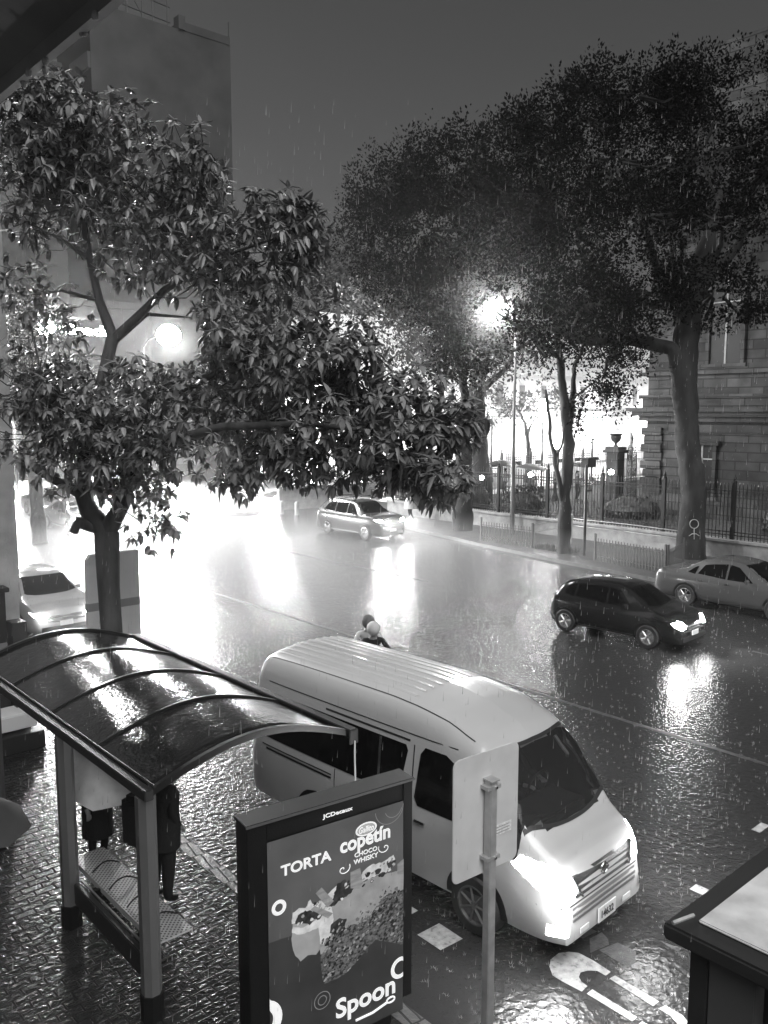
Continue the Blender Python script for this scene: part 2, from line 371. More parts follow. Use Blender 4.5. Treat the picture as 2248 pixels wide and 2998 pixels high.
lm.add([(6.735,4.50,.004),(6.725,3.99,.004),(6.64,3.99,.004),(6.64,4.50,.004)], [(0,1,2,3)])
lm.add([(7.07,3.90,.004),(7.07,3.72,.004),(7.0,3.6,.004),(6.86,3.55,.004),(6.86,3.66,.004),(6.93,3.70,.004),(6.97,3.79,.004),(6.98,3.92,.004)], [(0,1,6,7),(1,2,5,6),(2,3,4,5)])
lm.add([(6.64,3.93,.004),(6.71,3.93,.004),(6.72,3.72,.004),(6.80,3.66,.004),(6.80,3.55,.004),(6.66,3.62,.004)], [(0,1,2,5),(2,3,4,5)])
struct('letter_marking', lm, M['paint'])
lm = MB()
for pl in ([(7.33,5.13),(7.57,5.12),(7.57,5.02),(7.35,5.05)], [(7.4,5.0),(7.6,4.98),(7.55,4.87),(7.47,4.8),(7.32,4.83),(7.2,4.85)], [(7.31,4.82),(7.57,4.76),(7.59,4.55),(7.43,4.45),(7.29,4.45)], [(7.94,4.47),(7.97,4.34),(8.0,4.25),(7.91,4.25),(7.92,4.38)], [(8.02,4.15),(8.08,4.12),(8.06,3.98),(8.0,4.0)]):
    lm.add([(p[0],p[1],.004) for p in pl], [tuple(range(len(pl)))])
struct('worn_letter_marking', lm, M['paint_old'])

# ================================================================== BUS SHELTER
SX0, SX1, SY0, SY1, ZL, ZR = 3.30, 5.63, 6.93, 12.1, 2.26, 2.22
sh = thing('bus_shelter', 'bus shelter with a dark vaulted see-through roof on faceted steel posts and a perforated bench', 'bus shelter', (SX0, SY0, 0))
W_, D_ = SX1-SX0, SY1-SY0
def arch(s):   # roof height across the width
    return ZL + (ZR-ZL)*s + .275*math.sin(PI*s)
rows = []; NS = 28
for i in range(NS+1):
    s = i/NS; rows.append([(s*W_, y, arch(s)) for y in [D_*j/24 for j in range(25)]])
mb = MB(); mb.grid(rows); me = mb.mesh('roof_panel', M['acrylic'], smooth=True, sharp=80)
rp = obj('roof_panel', me, None, sh)
md = rp.modifiers.new('thickness', 'SOLIDIFY'); md.thickness = .012
for k, yy in enumerate([0, D_/4, D_/2, 3*D_/4, D_]):
    r_ = MB(); pts = [(i/20*W_, yy, arch(i/20)+(.01 if 0 < k < 4 else 0)) for i in range(21)]
    rw = []
    wd, hh = (.05, .07) if k in (0, 4) else (.035, .03)
    for (x, y, z) in pts: rw.append([(x, y-wd/2, z-hh/2), (x, y-wd/2, z+hh/2), (x, y+wd/2, z+hh/2), (x, y+wd/2, z-hh/2), (x, y-wd/2, z-hh/2)])
    r_.grid(rw); obj('roof_rib', r_, M['black'], sh)
e = MB(); e.box((-.03, D_/2, ZL-.01), (.09, D_+.1, .10)); e.box((.035, D_/2, ZL+.05), (.03, D_+.06, .03)); obj('eave_beam', e, M['plastic'], sh, bevel=.008)
e = MB(); e.box((W_+.02, D_/2, arch(1)+.0), (.10, D_+.1, .10)); e.box((W_-.045, D_/2, arch(1)+.05), (.03, D_+.06, .03)); e.box((W_+.01, -.06, arch(1)-.03), (.12, .02, .16)); obj('gutter', e, M['plastic'], sh, bevel=.008)
def post_poly(r_): return [(r_*math.cos(a), r_*math.sin(a)) for a in [R(22.5+45*i) for i in range(8)]]
for yy in (.10, 2.05, 4.5):
    p = MB(); p.prism(post_poly(.095), .25, ZL-.06, lambda a, b, c: (a+.0, b+yy, c))
    q = obj('post', p, M['steel'], sh); fz = MB(); fz.prism([(x*1.12, y*1.12) for x, y in post_poly(.1)], .0, .26, lambda a, b, c: (a, b+yy, c)); obj('post_foot', fz, M['black'], q)
# bench: back beam, perforated seat, arm loops
bm_ = MB(); bm_.box((.04, 1.08, .40), (.07, 1.76, .24)); obj('bench_beam', bm_, M['plastic'], sh, bevel=.01)
bm_ = MB(); bm_.box((.09, 1.08, .53), (.02, 1.76, .02)); obj('bench_rail', bm_, M['steel'], sh)
st = MB(); st.box((.42, 1.50, .475), (.36, 2.16, .02)); st.box((.234, 1.50, .452), (.012, 2.16, .065)); st.box((.606, 1.50, .452), (.012, 2.16, .065)); obj('bench_seat', st, M['perf'], sh)
for yy in (.75, 1.2, 1.65, 2.1):
    a = MB(); a.path([(.27+.34*t, yy+.02*math.sin(PI*t), .485+.07*math.sin(PI*t)) for t in [i/10 for i in range(11)]], .009, 6); obj('seat_divider', a, M['black'], sh)
for yy in (.75, 1.8): br_ = MB(); br_.box((.34, yy, .38), (.5, .05, .14)); obj('bench_bracket', br_, M['black'], sh)
# water running off the gutter end
w = MB(); random.seed(3)
pts = [(W_+.01, -.08+.004*math.sin(i*1.3), 2.15-i*.12) for i in range(10)]
w.path(pts, [.008+.004*random.random() for _ in pts], 6)
wt = obj('water_stream', w, mat('running_water', .75, .08, spec=1), None, loc=(SX0, SY0, 0), smooth=True); tag(wt, 'thin stream of rainwater pouring off the shelter gutter corner', 'water')

# ================================================================== ADVERTISING LIGHTBOX
A = Vector((3.49, 5.61)); Bv = Vector((5.08, 5.40)); ang = math.atan2(Bv.y-A.y, Bv.x-A.x)
lb = thing('advertising_panel', 'tall black framed advertising panel with a cake poster, in front of the shelter', 'advert panel', (A.x, A.y, 0), ang)
f = MB()   # local: x along the face, y into the panel, z up; face plane y=0
f.box2((0, 0, .25), (.172, .22, 2.35)); f.box2((1.543, 0, .25), (1.645, .22, 2.35)); f.box2((.174, .003, 2.187), (1.541, .22, 2.347)); f.box2((.174, .003, .25), (1.541, .22, .112+.02))
f.box2((.2, .05, 0), (.5, .17, .248)); f.box2((1.15, .05, 0), (1.45, .17, .248))
f.box2((.176, .06, .14), (1.539, .20, 2.18))
obj('frame', f, M['black'], lb, bevel=.006)
cp = MB(); cp.box2((-.015, -.012, 2.352), (1.66, .235, 2.378)); obj('top_cap', cp, M['plastic'], lb, bevel=.005)
cp = MB(); cp.box2((-.015, -.02, 2.356), (1.66, -.0125, 2.374)); obj('top_trim', cp, M['steel'], lb)
def poster_mat(name, v, e, var=.0, vs=6, stretch=None):
    m = mat(name, v, .35, var=var, vscale=vs, stretch=stretch); nt = m.node_tree; b = nt.nodes['Principled BSDF']
    lk = b.inputs['Base Color'].links
    if lk: nt.links.new(lk[0].from_socket, b.inputs['Emission Color'])
    else: b.inputs['Emission Color'].default_value = g(v)
    b.inputs['Emission Strength'].default_value = e; return m
PE = .48
PM = dict(bg=poster_mat('poster_ground', .075, PE, .3, 1.5), low=poster_mat('poster_table', .035, PE, .25, 2), white=poster_mat('poster_white', .85, PE), pale=poster_mat('poster_pale', .33, PE, .2, 8),
  cream=poster_mat('cream', .5, PE, .25, 14), frost=poster_mat('frosting', .27, PE, .2, 5), choc=poster_mat('chocolate', .03, PE, .8, 16), crumb=poster_mat('crumb', .085, PE, 1, 26, (1, 1, 1.6)), roll=poster_mat('wafer_roll', .22, PE, .25, 10, (1, 1, 4)), line=poster_mat('poster_line', .2, PE))
def pp(name, poly, m, lay, parent=lb, nsub=0, jit=0):
    pts = []
    random.seed(len(poly)*31 + int(poly[0][0]*100))
    n = len(poly)
    for i in range(n):
        a, b = poly[i], poly[(i+1) % n]
        if nsub:
            L_ = math.hypot(b[0]-a[0], b[1]-a[1]); k = max(1, int(L_/nsub))
            for j in range(k):
                t = j/k; pts.append((a[0]+(b[0]-a[0])*t + random.uniform(-jit, jit)*(j > 0), a[1]+(b[1]-a[1])*t + random.uniform(-jit, jit)*(j > 0)))
        else: pts.append(a)
    bm = bmesh.new(); vs = [bm.verts.new((x, -.0012*lay-.001, z)) for x, z in pts]; fc = bm.faces.new(vs)
    bmesh.ops.triangulate(bm, faces=[fc], ngon_method='EAR_CLIP')
    me = bpy.data.meshes.new(name); bm.to_mesh(me); bm.free(); me.materials.append(m)
    o = bpy.data.objects.new(name, me); COL.objects.link(o); o.parent = parent; return o
X0, X1, Z0, Z1 = .175, 1.541, .14, 2.183
po = pp('poster', [(X0, Z0), (X1, Z0), (X1, Z1), (X0, Z1)], PM['bg'], 0)
pp('poster_lower_half', [(X0, Z0), (X1, Z0), (X1, 1.36), (1.1, 1.30), (.6, 1.29), (X0, 1.305)], PM['low'], 1, po, .06, .004)
# the cake
pp('cake_side', [(.66,1.18),(.69,1.22),(.79,1.2),(.94,1.22),(1.08,1.25),(1.33,1.36),(X1,1.32),(X1,.79),(1.4,.86),(1.235,.95),(1.1,.86),(.962,.76),(.84,.73),(.70,.735),(.685,.78),(.668,1.0)], PM['crumb'], 2, po, .03, .008)
pp('cake_frosting', [(.385,1.27),(.40,1.40),(.52,1.42),(.66,1.43),(.80,1.46),(.95,1.50),(1.09,1.545),(1.3,1.55),(X1,1.52),(X1,1.33),(1.42,1.33),(1.33,1.37),(1.25,1.27),(1.15,1.16),(1.09,1.24),(1.0,1.20),(.93,1.17),(.86,1.2),(.79,1.19),(.76,1.10),(.72,1.02),(.665,1.02),(.66,1.11),(.622,1.035),(.54,1.06),(.47,1.03),(.421,1.10),(.40,1.16)], PM['frost'], 3, po, .04, .006)
pp('cake_cream_edge', [(.40,1.37),(.50,1.33),(.60,1.35),(.66,1.36),(.72,1.44),(.78,1.42),(.80,1.30),(.76,1.15),(.70,1.10),(.66,1.12),(.655,1.28),(.56,1.27),(.46,1.28),(.39,1.32)], PM['cream'], 4, po, .025, .006)
pp('cake_cream_swirl', [(.39,1.40),(.40,1.50),(.46,1.52),(.52,1.50),(.571,1.56),(.60,1.50),(.66,1.52),(.72,1.49),(.76,1.56),(.83,1.60),(.84,1.52),(.80,1.46),(.66,1.43),(.55,1.37),(.47,1.38)], PM['cream'], 4, po, .02, .008)
pp('cake_chocolate_curl', [(.42,1.39),(.45,1.46),(.52,1.48),(.60,1.45),(.68,1.46),(.71,1.40),(.66,1.35),(.60,1.37),(.56,1.33),(.52,1.36),(.47,1.37)], PM['choc'], 5, po, .02, .008)
pp('cake_chocolate_curl', [(.70,1.44),(.80,1.50),(.84,1.62),(.92,1.63),(.96,1.55),(1.09,1.57),(1.06,1.52),(.95,1.48),(.82,1.43)], PM['choc'], 5, po, .02, .01)
pp('cake_cream_swirl', [(1.02,1.56),(1.10,1.64),(1.19,1.68),(1.30,1.665),(1.43,1.70),(1.45,1.60),(1.36,1.56),(1.2,1.56),(1.1,1.55)], PM['cream'], 4, po, .02, .008)
for cx, cz, r_ in ((1.26,1.595,.035),(1.40,1.62,.045),(1.15,1.60,.03),(1.31,1.55,.03)):
    pp('cake_chocolate_chip', [(cx+r_*math.cos(i*PI/5)*(1+.3*math.sin(i*2)), cz+r_*.8*math.sin(i*PI/5)) for i in range(10)], PM['choc'], 6, po)
pp('cake_chocolate_chip', [(.77,1.26),(.86,1.29),(.93,1.26),(.90,1.18),(.82,1.14),(.76,1.19)], PM['choc'], 5, po, .02, .01)
for pl in ([(.62,1.60),(.68,1.635),(.80,1.47),(.735,1.43)], [(.97,1.68),(1.07,1.69),(1.10,1.54),(1.06,1.50),(.97,1.53)], [(.57,1.47),(.61,1.49),(.79,1.36),(.74,1.33)], [(1.47,1.60),(X1,1.63),(X1,1.48),(1.47,1.50)]):
    pp('wafer_roll', pl, PM['roll'], 7, po)
random.seed(44)
tones = [poster_mat('crumb_dark', .018, PE), poster_mat('crumb_mid', .13, PE), poster_mat('crumb_light', .26, PE), PM['cream']]
bits = [MB() for _ in tones]
def inpoly(x, z, P):
    c = False
    for (a, b), (c_, d) in zip(P, P[1:]+P[:1]):
        if (b > z) != (d > z) and x < (c_-a)*(z-b)/(d-b)+a: c = not c
    return c
side_poly = [(.68,1.16),(.94,1.19),(1.08,1.22),(1.33,1.33),(1.53,1.30),(1.53,.82),(1.235,.96),(.962,.77),(.70,.75)]
top_poly = [(.42,1.36),(.52,1.5),(.75,1.52),(.95,1.6),(1.45,1.68),(1.45,1.56),(1.05,1.5),(.8,1.42),(.6,1.36)]
rim_poly = [(.70,1.02),(.80,1.15),(.95,1.15),(1.15,1.12),(1.33,1.28),(1.5,1.28),(1.5,1.38),(1.33,1.42),(1.1,1.28),(.8,1.24),(.70,1.12)]
for poly, n, ch in ((side_poly, 420, (0, 0, 0, 1, 1, 2)), (top_poly, 90, (0, 0, 3, 3, 2)), (rim_poly, 110, (0, 1, 2, 2))):
    xs = [p[0] for p in poly]; zs = [p[1] for p in poly]; k = 0
    while k < n:
        x = random.uniform(min(xs), max(xs)); z = random.uniform(min(zs), max(zs))
        if not inpoly(x, z, poly): continue
        k += 1; t = random.choice(ch); r_ = random.uniform(.006, .024); a0 = random.random()*6; sq = random.uniform(.4, .9)
        m_ = random.randint(5, 7); rot = random.uniform(.3, .9)
        pts = []
        for j in range(m_):
            a = a0+2*PI*j/m_; rr = r_*random.uniform(.6, 1.2); px, pz = rr*math.cos(a), rr*sq*math.sin(a)
            pts.append((min(X1-.002, x+px*math.cos(rot)-pz*math.sin(rot)), -.0012*(5.3+.15*t)-.0015-.000004*k, z+px*math.sin(rot)+pz*math.cos(rot)))
        bits[t].add(pts, [tuple(range(m_))])
for t, b_ in enumerate(bits): obj('cake_crumbs', b_, tones[t], po, fixn=False)['kind'] = 'stuff'
def ring(name, cx, cz, ro, ri, m, lay=3, a0=0, a1=360, sx=1.0, n=28):
    mb = MB(); k = n+1; y = -.0012*lay-.001
    cl = lambda x: min(max(x, X0), X1)
    P_ = lambda rr, a: (cl(cx+rr*sx*math.cos(a)), y, max(Z0, cz+rr*math.sin(a)))
    aa = [R(a0+(a1-a0)*i/n) for i in range(k)]
    mb.add([P_(ro, a) for a in aa]+[P_(ri, a) for a in aa], [(i, i+1, k+i+1, k+i) for i in range(n)])
    return obj(name, mb, m, po, fixn=False)
ring('ring', .274, 1.588, .068, .036, PM['white']); ring('ring', 1.508, .571, .105, .066, PM['white'])
ring('ring', .10, .62, .19, .105, PM['white']); ring('thin_ring', .679, .586, .082, .075, PM['line']); ring('thin_ring', .679, .586, .045, .038, PM['line'])
ring('thin_ring', 1.387, 2.16, .155, .149, PM['line'], a0=185, a1=360); ring('thin_ring', 1.43, 2.15, .095, .089, PM['line'], a0=200, a1=345)
BY = lambda lay: -.0012*lay-.002
def PT(name, body, x, z, w, h, m=None, lay=4, **kw): return text_part(name, body, .1, m or PM['white'], po, (x, BY(lay), z), w, h, **kw)
PT('lettering', 'TORTA', .295, 1.85, .485, .098, off=.0025)
PT('lettering', 'copetín', .868, 1.835, .525, .175, off=.0025)
PT('lettering', 'CHOCO', 1.015, 1.798, .238, .042, off=.0015)
PT('lettering', 'WHISKY', 1.005, 1.735, .258, .045, off=.0015)
PT('lettering', 'Spoon', .815, .29, .635, .24, off=.0022)
PT('lettering', 'es', .62, .21, .10, .05, off=.002)
ring('oval_badge', 1.138, 2.031, .062, .0, PM['white'], 4, sx=1.8); ring('oval_badge_face', 1.138, 2.031, .049, .0, PM['pale'], 5, sx=1.95)
PT('lettering', 'Gallito', 1.06, 2.005, .155, .055, lay=6, shear=.3)
for (x, z, s, fl) in ((.90, 1.73, 1, 1), (1.335, 1.80, -1, 1)):
    a = MB(); a.path([(x+s*(.075*math.cos(t)*(t/7)), BY(4), z+.06*math.sin(t)*(t/7)) for t in [i*.45 for i in range(16)]], .0045, 4); obj('flourish', a, PM['white'], po)
a = MB(); a.path([(1.02, BY(4), .25), (1.2, BY(4), .25), (1.36, BY(4), .285)], .011, 6); a.path([(1.40+.045*math.cos(t), BY(4), .295+.025*math.sin(t)) for t in [i*PI/8 for i in range(17)]], .008, 6); obj('spoon_drawing', a, PM['white'], po)
text_part('frame_lettering', 'JCDecaux', .1, PM['white'], lb, (.70, -.002, 2.232), .30, .048, off=.002)

# ================================================================== ROAD SIGN (seen from behind)
sg = thing('road_sign', 'road sign seen from its blank grey back on a square galvanised post beside the kerb', 'road sign', (4.85, 4.22, 0), R(-4))
def rrect(w, h, r_, n=5):
    pts = []
    for cx, cz, a in ((w/2-r_, h/2-r_, 0), (-w/2+r_, h/2-r_, 90), (-w/2+r_, -h/2+r_, 180), (w/2-r_, -h/2+r_, 270)):
        for i in range(n+1): pts.append((cx+r_*math.cos(R(a+90*i/n)), cz+r_*math.sin(R(a+90*i/n))))
    return pts
p = MB(); p.prism(rrect(.71, 1.0, .06), 0, .012, lambda a, b, c: (a-.0, c+.045, b+2.55)); obj('sign_plate', p, M['signback'], sg, bevel=.003)
p = MB(); p.box((0, 0, 1.415), (.075, .075, 2.83)); obj('post', p, M['galv'], sg, bevel=.006)
p = MB(); p.box((0, -.005, 2.836), (.09, .1, .012)); obj('post_cap', p, M['galv'], sg)
for zz in (2.78, 2.2):
    p = MB(); p.lathe([(.012, -.055), (.012, -.035)], (.015, 0, zz), 8, 'Y'); obj('bolt', p, M['chrome'], sg)
    p = MB(); p.box((0, .002, zz), (.14, .09, .03)); obj('clamp', p, M['galv'], sg)
p = MB(); p.box((.16, .041, 2.36), (.235, .003, .085)); stk = obj('sticker', p, M['sticker'], sg)
for i in range(3):
    p = MB(); p.box((.16, .0385, 2.385-i*.024), (.19, .001, .006)); obj('sticker_line', p, mat('faint_ink', .3, .6), stk)

# ================================================================== STREET KIOSK bottom right
kz = 2.8
kk = thing('street_kiosk', 'flat topped dark street kiosk with a pale roof panel and a poster on its side', 'kiosk', (4.21, 2.36, 0))
def kbox(name, a, b, m, bev=.006, par=kk):
    q = MB(); q.box2(a, b); return obj(name, q, m, par, bevel=bev)
kbox('roof_frame', (0, -2.6, kz-.10), (2.2, 0, kz), M['plastic'], .015)
q = MB(); q.box2((.14, -2.4, kz+.002), (2.1, -.14, kz+.022)); obj('roof_panel', q, mat('fibreglass_roof', .62, .6, var=.22, vscale=5, bump=.25, bscale=30), kk, bevel=.008)
q = MB(); q.path([(.62+.05*math.cos(t), -.62+.05*math.sin(t), kz+.05+.05*math.sin(t)) for t in [i*.5 for i in range(10)]], .01, 6); obj('lifting_eye', q, M['black'], kk)
q = MB(); q.path([(.02+.16*t, -.05-.04*t, kz+.01) for t in (0, .4, 1)], .012, 5); obj('roof_strap', q, M['galv'], kk)
kbox('corner_post', (.10, -.23, 0), (.30, -.12, kz-.102), M['dim'])
kbox('corner_post', (.10, -.50, 0), (.22, -.235, kz-.102), mat('kiosk_post_grey', .09, .5))
kbox('wall', (.16, -2.5, .1), (2.0, -.52, kz-.104), M['black'])
q = MB(); q.prism(rrect(1.5, 2.0, .08), 0, .012, lambda a, b, c: (.158-c, -1.38+a, 1.55+b)); obj('poster_frame', q, M['plastic'], kk)
pf = MB(); pf.prism(rrect(1.42, 1.92, .07), 0, .008, lambda a, b, c: (.144-c, -1.38+a, 1.55+b)); pfo = obj('poster', pf, mat('kiosk_poster', .16, .3, var=.12, vscale=1.5), kk)
q = MB(); k = 25; aa = [2*PI*i/24 for i in range(k)]
q.add([(.133, -.98+.17*math.cos(a), 2.15+.17*math.sin(a)) for a in aa]+[(.133, -.98+.145*math.cos(a), 2.15+.145*math.sin(a)) for a in aa], [(i, i+1, k+i+1, k+i) for i in range(24)]); obj('poster_ring', q, mat('poster_ring', .32, .4), pfo)

# ================================================================== LEFT EDGE: pillar, news stand, totem, awning
pl = MB()
for i, (a, b) in enumerate(((2.66, 6.42), (6.45, 10.2), (10.23, 22))): pl.box2((3.0, 15.4, a), (5.02, 17.4, b))
pl.box2((3.02, 15.42, 0), (5.0, 17.38, 22))
pil = obj('building_pillar', pl, M['pillar'], bevel=.01); tag(pil, 'tall pale clad building pillar at the left edge behind the tree', 'pillar')
ns = thing('news_stand', 'dark news stand with a sign board at the foot of the pillar', 'news stand', (4.0, 15.2, 0))
q = MB(); q.box2((-1.4, -.25, .12), (.62, -.0, 2.62)); q.box2((-1.4, -.3, 2.622), (.68, .0, 2.70)); obj('cabinet', q, M['dim'], ns, bevel=.01)
q = MB(); q.box2((.66, -.42, .12), (.90, -.1, 2.1)); obj('side_post', q, M['plastic'], ns, bevel=.01)
q = MB(); q.box2((-1.4, -.30, 1.0), (.60, -.255, 1.75)); sb = obj('sign_board', q, M['build'], ns)
text_part('lettering', 'ra', .1, M['build'], ns, (.30, -.302, 1.52), .26, .13, off=.002)
q = MB(); q.box2((-1.4, -.75, .55), (.78, -.26, .62)); q.box2((-1.4, -.78, .36), (.86, -.752, .60)); obj('shelf', q, M['plate'], ns, bevel=.006)
q = MB(); q.box2((-1.4, -.9, 0), (.95, -.26, .30)); obj('base', q, M['plastic'], ns, bevel=.01)
tt = thing('totem_panel', 'tall pale blank totem panel with a dark band standing behind the tree trunk', 'totem', (6.22, 14.3, 0))
q = MB(); q.prism([(-.46, 0), (.50, 0), (.50, 3.22), (-.38, 3.22), (-.46, 3.12)], -.06, .06, lambda a, b, c: (a, c, b)); obj('panel', q, mat('totem_white', .85, .6, var=.06, vscale=2), tt, bevel=.008)
q = MB(); q.box2((-.464, -.066, 2.22), (.504, .066, 2.36)); obj('band', q, mat('totem_band', .35, .6), tt)
# awning above the camera's pavement; outer edge parallel to the street
aw = thing('awning', 'dark rain beaded awning jutting in at the top left corner', 'awning', (0, 0, 0))
q = MB(); ez = 7.27
rows = []
for j in range(31):
    y = .5 + j*.75; rows.append([(1.5-.0, y, ez), (1.2, y, ez+.16), (.6, y, ez+.42), (-1.2, y, ez+1.1)])
q.grid(rows); q.grid([[(p[0], p[1], p[2]+.02) for p in r_] for r_ in rows]); obj('canvas', q, M['awn'], aw, smooth=True, sharp=80)
q = MB(); q.box2((1.48, .5, ez-.06), (1.52, 23, ez+.01)); obj('front_rail', q, M['awn'], aw)
q = MB(); q.path([(.92, .5, ez+.2), (.92, 23, ez+.2)], .035, 6); obj('roller_tube', q, M['black'], aw)
dr = MB(); random.seed(5)
for i in range(46):
    y = random.uniform(3, 9); r_ = random.uniform(.006, .017); dr.sphere((1.5+random.uniform(-.03, .03), y, ez-.07+random.uniform(-.01, .01)), (r_, r_, r_*1.3), 7, 5)
obj('drip_edge_beads', dr, M['drop'], aw, smooth=True)['kind'] = 'stuff'

# ================================================================== VEHICLES
def lerp(a, b, t): return a+(b-a)*t
def interp(tab, x):
    if x <= tab[0][0]: return tab[0][1]
    for i in range(len(tab)-1):
        (a, ya), (b, yb) = tab[i], tab[i+1]
        if x <= b:
            t = (x-a)/(b-a)
            # catmull-rom style tangents, limited
            ya0 = tab[i-1][1] if i else ya; xa0 = tab[i-1][0] if i else a-(b-a)
            yb1 = tab[i+2][1] if i+2 < len(tab) else yb; xb1 = tab[i+2][0] if i+2 < len(tab) else b+(b-a)
            m0 = (yb-ya0)/(b-xa0)*(b-a)*.6; m1 = (yb1-ya)/(xb1-a)*(b-a)*.6
            t2, t3 = t*t, t*t*t
            return (2*t3-3*t2+1)*ya + (t3-2*t2+t)*m0 + (-2*t3+3*t2)*yb + (t3-t2)*m1
    return tab[-1][1]
class Loft:
    """vehicle body: l runs from the nose (0) to the tail (L)"""
    def __init__(s, L, W, top, belt, z0, kind='car', nose=.2, tail=.1, roofin=.24):
        s.L, s.W, s.top, s.belt, s.z0, s.kind, s.nose, s.tail, s.roofin = L, W, top, belt, z0, kind, nose, tail, roofin; s.c = {}
    def w(s, l):
        return s.W/2*(1 - s.nose*math.exp(-max(l, 0)/.16) - .06*math.exp(-max(l, 0)/.7) - s.tail*math.exp(-max(s.L-l, 0)/.14) - .03*math.exp(-max(s.L-l, 0)/.6))
    def prof(s, l):
        k = round(l, 3)
        if k in s.c: return s.c[k]
        w = s.w(l); zt = interp(s.top, l); z0 = s.z0
        if s.kind == 'van':
            P = [(0,.25),(.84,.25),(.96,.31),(.995,.5),(1,.8),(1,1.0),(.99,1.13),(.965,1.35),(.94,1.6),(.915,1.82),(.90,1.95),(.885,2.05),(.86,2.14),(.81,2.23),(.73,2.295),(.57,2.335),(.28,2.365),(0,2.38)]
            f = (zt-.25)/2.13
            out = [(x*w, .25+(z-.25)*f) for x, z in P]
        else:
            b = s.belt; hb = min(zt-.03, b)
            cab = max(0, zt-b); rw = w*(.95 - s.roofin*min(1, cab/.42))
            out = [(0,z0),(.84*w,z0),(.96*w,z0+.06),(.995*w,lerp(z0,hb,.3)),(w,lerp(z0,hb,.6)),(.992*w,lerp(z0,hb,.82)),(.965*w,hb-.02),(.935*w,hb+.012)]
            for t in (.25, .5, .75): out.append((lerp(.93*w, rw, t**1.15), lerp(hb+.012, zt-.07 if cab > .1 else zt-.012, t)))
            e = .07 if cab > .1 else .012
            out += [(rw, zt-e), (rw-.035, zt-e*.45), (rw*.82, zt-e*.12), (rw*.55, zt), (rw*.27, zt+.012), (0, zt+.016)]
        s.c[k] = out; return out
    def sx(s, l, z):
        P = s.prof(l); best = 0
        for (xa, za), (xb, zb) in zip(P[1:], P[2:]):
            if min(za, zb)-1e-6 <= z <= max(za, zb)+1e-6 and abs(zb-za) > 1e-6:
                best = max(best, lerp(xa, xb, (z-za)/(zb-za)))
        return best
    def tz(s, l, x):
        P = s.prof(l); x = abs(x)
        for (xa, za), (xb, zb) in reversed(list(zip(P[1:], P[2:]))):
            if min(xa, xb)-1e-6 <= x <= max(xa, xb)+1e-6 and abs(xb-xa) > 1e-6: return lerp(za, zb, (x-xa)/(xb-xa))
        return s.z0
    def fl(s, x, z, tail=False):
        for i in range(90):
            l = i*.012; ll = s.L-l if tail else l
            if s.tz(ll, x) >= z and s.sx(ll, z) >= abs(x): return ll
        return None
    def y(s, l): return s.L/2 - l
    def body(s, hole=None, n=64):
        mb = MB(); st = [s.L*(.5-.5*math.cos(PI*i/n)) for i in range(n+1)]; rows = []
        for l in st:
            P = s.prof(l); full = [(-x, z) for x, z in reversed(P)][:-1] + P
            rows.append([(x, s.y(l), z) for x, z in full])
        mb.grid(rows)
        nc = len(rows[0])
        if hole:
            keep = [i for i, f in enumerate(mb.f) if not hole(sum(st[a//nc] for a in f)/4, sum(mb.v[a][0] for a in f)/4, sum(mb.v[a][2] for a in f)/4)]
            mb.f = [mb.f[i] for i in keep]; mb.mi = [0]*len(keep)
        mb.f += [tuple(range(nc)), tuple(range((len(rows)-1)*nc, len(rows)*nc))]; mb.mi += [0, 0]
        return mb
    def side(s, poly, sgn, off=.006, mb=None, nr=8, nc=10, depth=.02):
        mb = mb or MB(); zs = [p[1] for p in poly]; z0, z1 = min(zs), max(zs); rows = []
        for i in range(nr+1):
            z = lerp(z0+1e-4, z1-1e-4, i/nr); xs = []
            for (a, b) in zip(poly, poly[1:]+poly[:1]):
                if (a[1]-z)*(b[1]-z) <= 0 and abs(a[1]-b[1]) > 1e-9: xs.append(lerp(a[0], b[0], (z-a[1])/(b[1]-a[1])))
            l0, l1 = min(xs), max(xs)
            row = [(sgn*(s.sx(lerp(l0, l1, j/nc), z)+off), s.y(lerp(l0, l1, j/nc)), z) for j in range(nc+1)]
            row = [(row[0][0]-sgn*depth, row[0][1], z)] + row + [(row[-1][0]-sgn*depth, row[-1][1], z)]
            rows.append(row)
        rows = [[(x-sgn*depth, y, z) for x, y, z in rows[0]]] + rows + [[(x-sgn*depth, y, z) for x, y, z in rows[-1]]]
        mb.grid(rows); return mb
    def topp(s, lfun, xw, off=.006, nr=8, nc=14, mb=None):
        """patch on the upper surface: lfun(u,t)->l for u in -1..1, xw(t) = half width"""
        mb = mb or MB(); rows = []
        for i in range(nr+1):
            t = i/nr; row = []
            for j in range(nc+1):
                u = -1+2*j/nc; l = lfun(u, t); x = u*xw(t); row.append((x, s.y(l), s.tz(l, x)+off))
            rows.append(row)
        mb.grid(rows); return mb
    def face(s, poly, off=.006, tail=False, mb=None, nr=5, nc=8, depth=.03):
        """patch on the nose or tail; poly in (x, z)"""
        mb = mb or MB(); zs = [p[1] for p in poly]; z0, z1 = min(zs), max(zs); rows = []; sg = -1 if tail else 1
        for i in range(nr+1):
            z = lerp(z0+1e-4, z1-1e-4, i/nr); xs = []
            for (a, b) in zip(poly, poly[1:]+poly[:1]):
                if (a[1]-z)*(b[1]-z) <= 0 and abs(a[1]-b[1]) > 1e-9: xs.append(lerp(a[0], b[0], (z-a[1])/(b[1]-a[1])))
            x0, x1 = min(xs), max(xs)
            row = []
            for j in range(nc+1):
                x = lerp(x0, x1, j/nc); l = s.fl(x, z, tail)
                while l is None: x *= .985; l = s.fl(x, z, tail)
                row.append((x, s.y(l)+sg*off, z))
            rows.append([(row[0][0], row[0][1]-sg*depth, z)] + row + [(row[-1][0], row[-1][1]-sg*depth, z)])
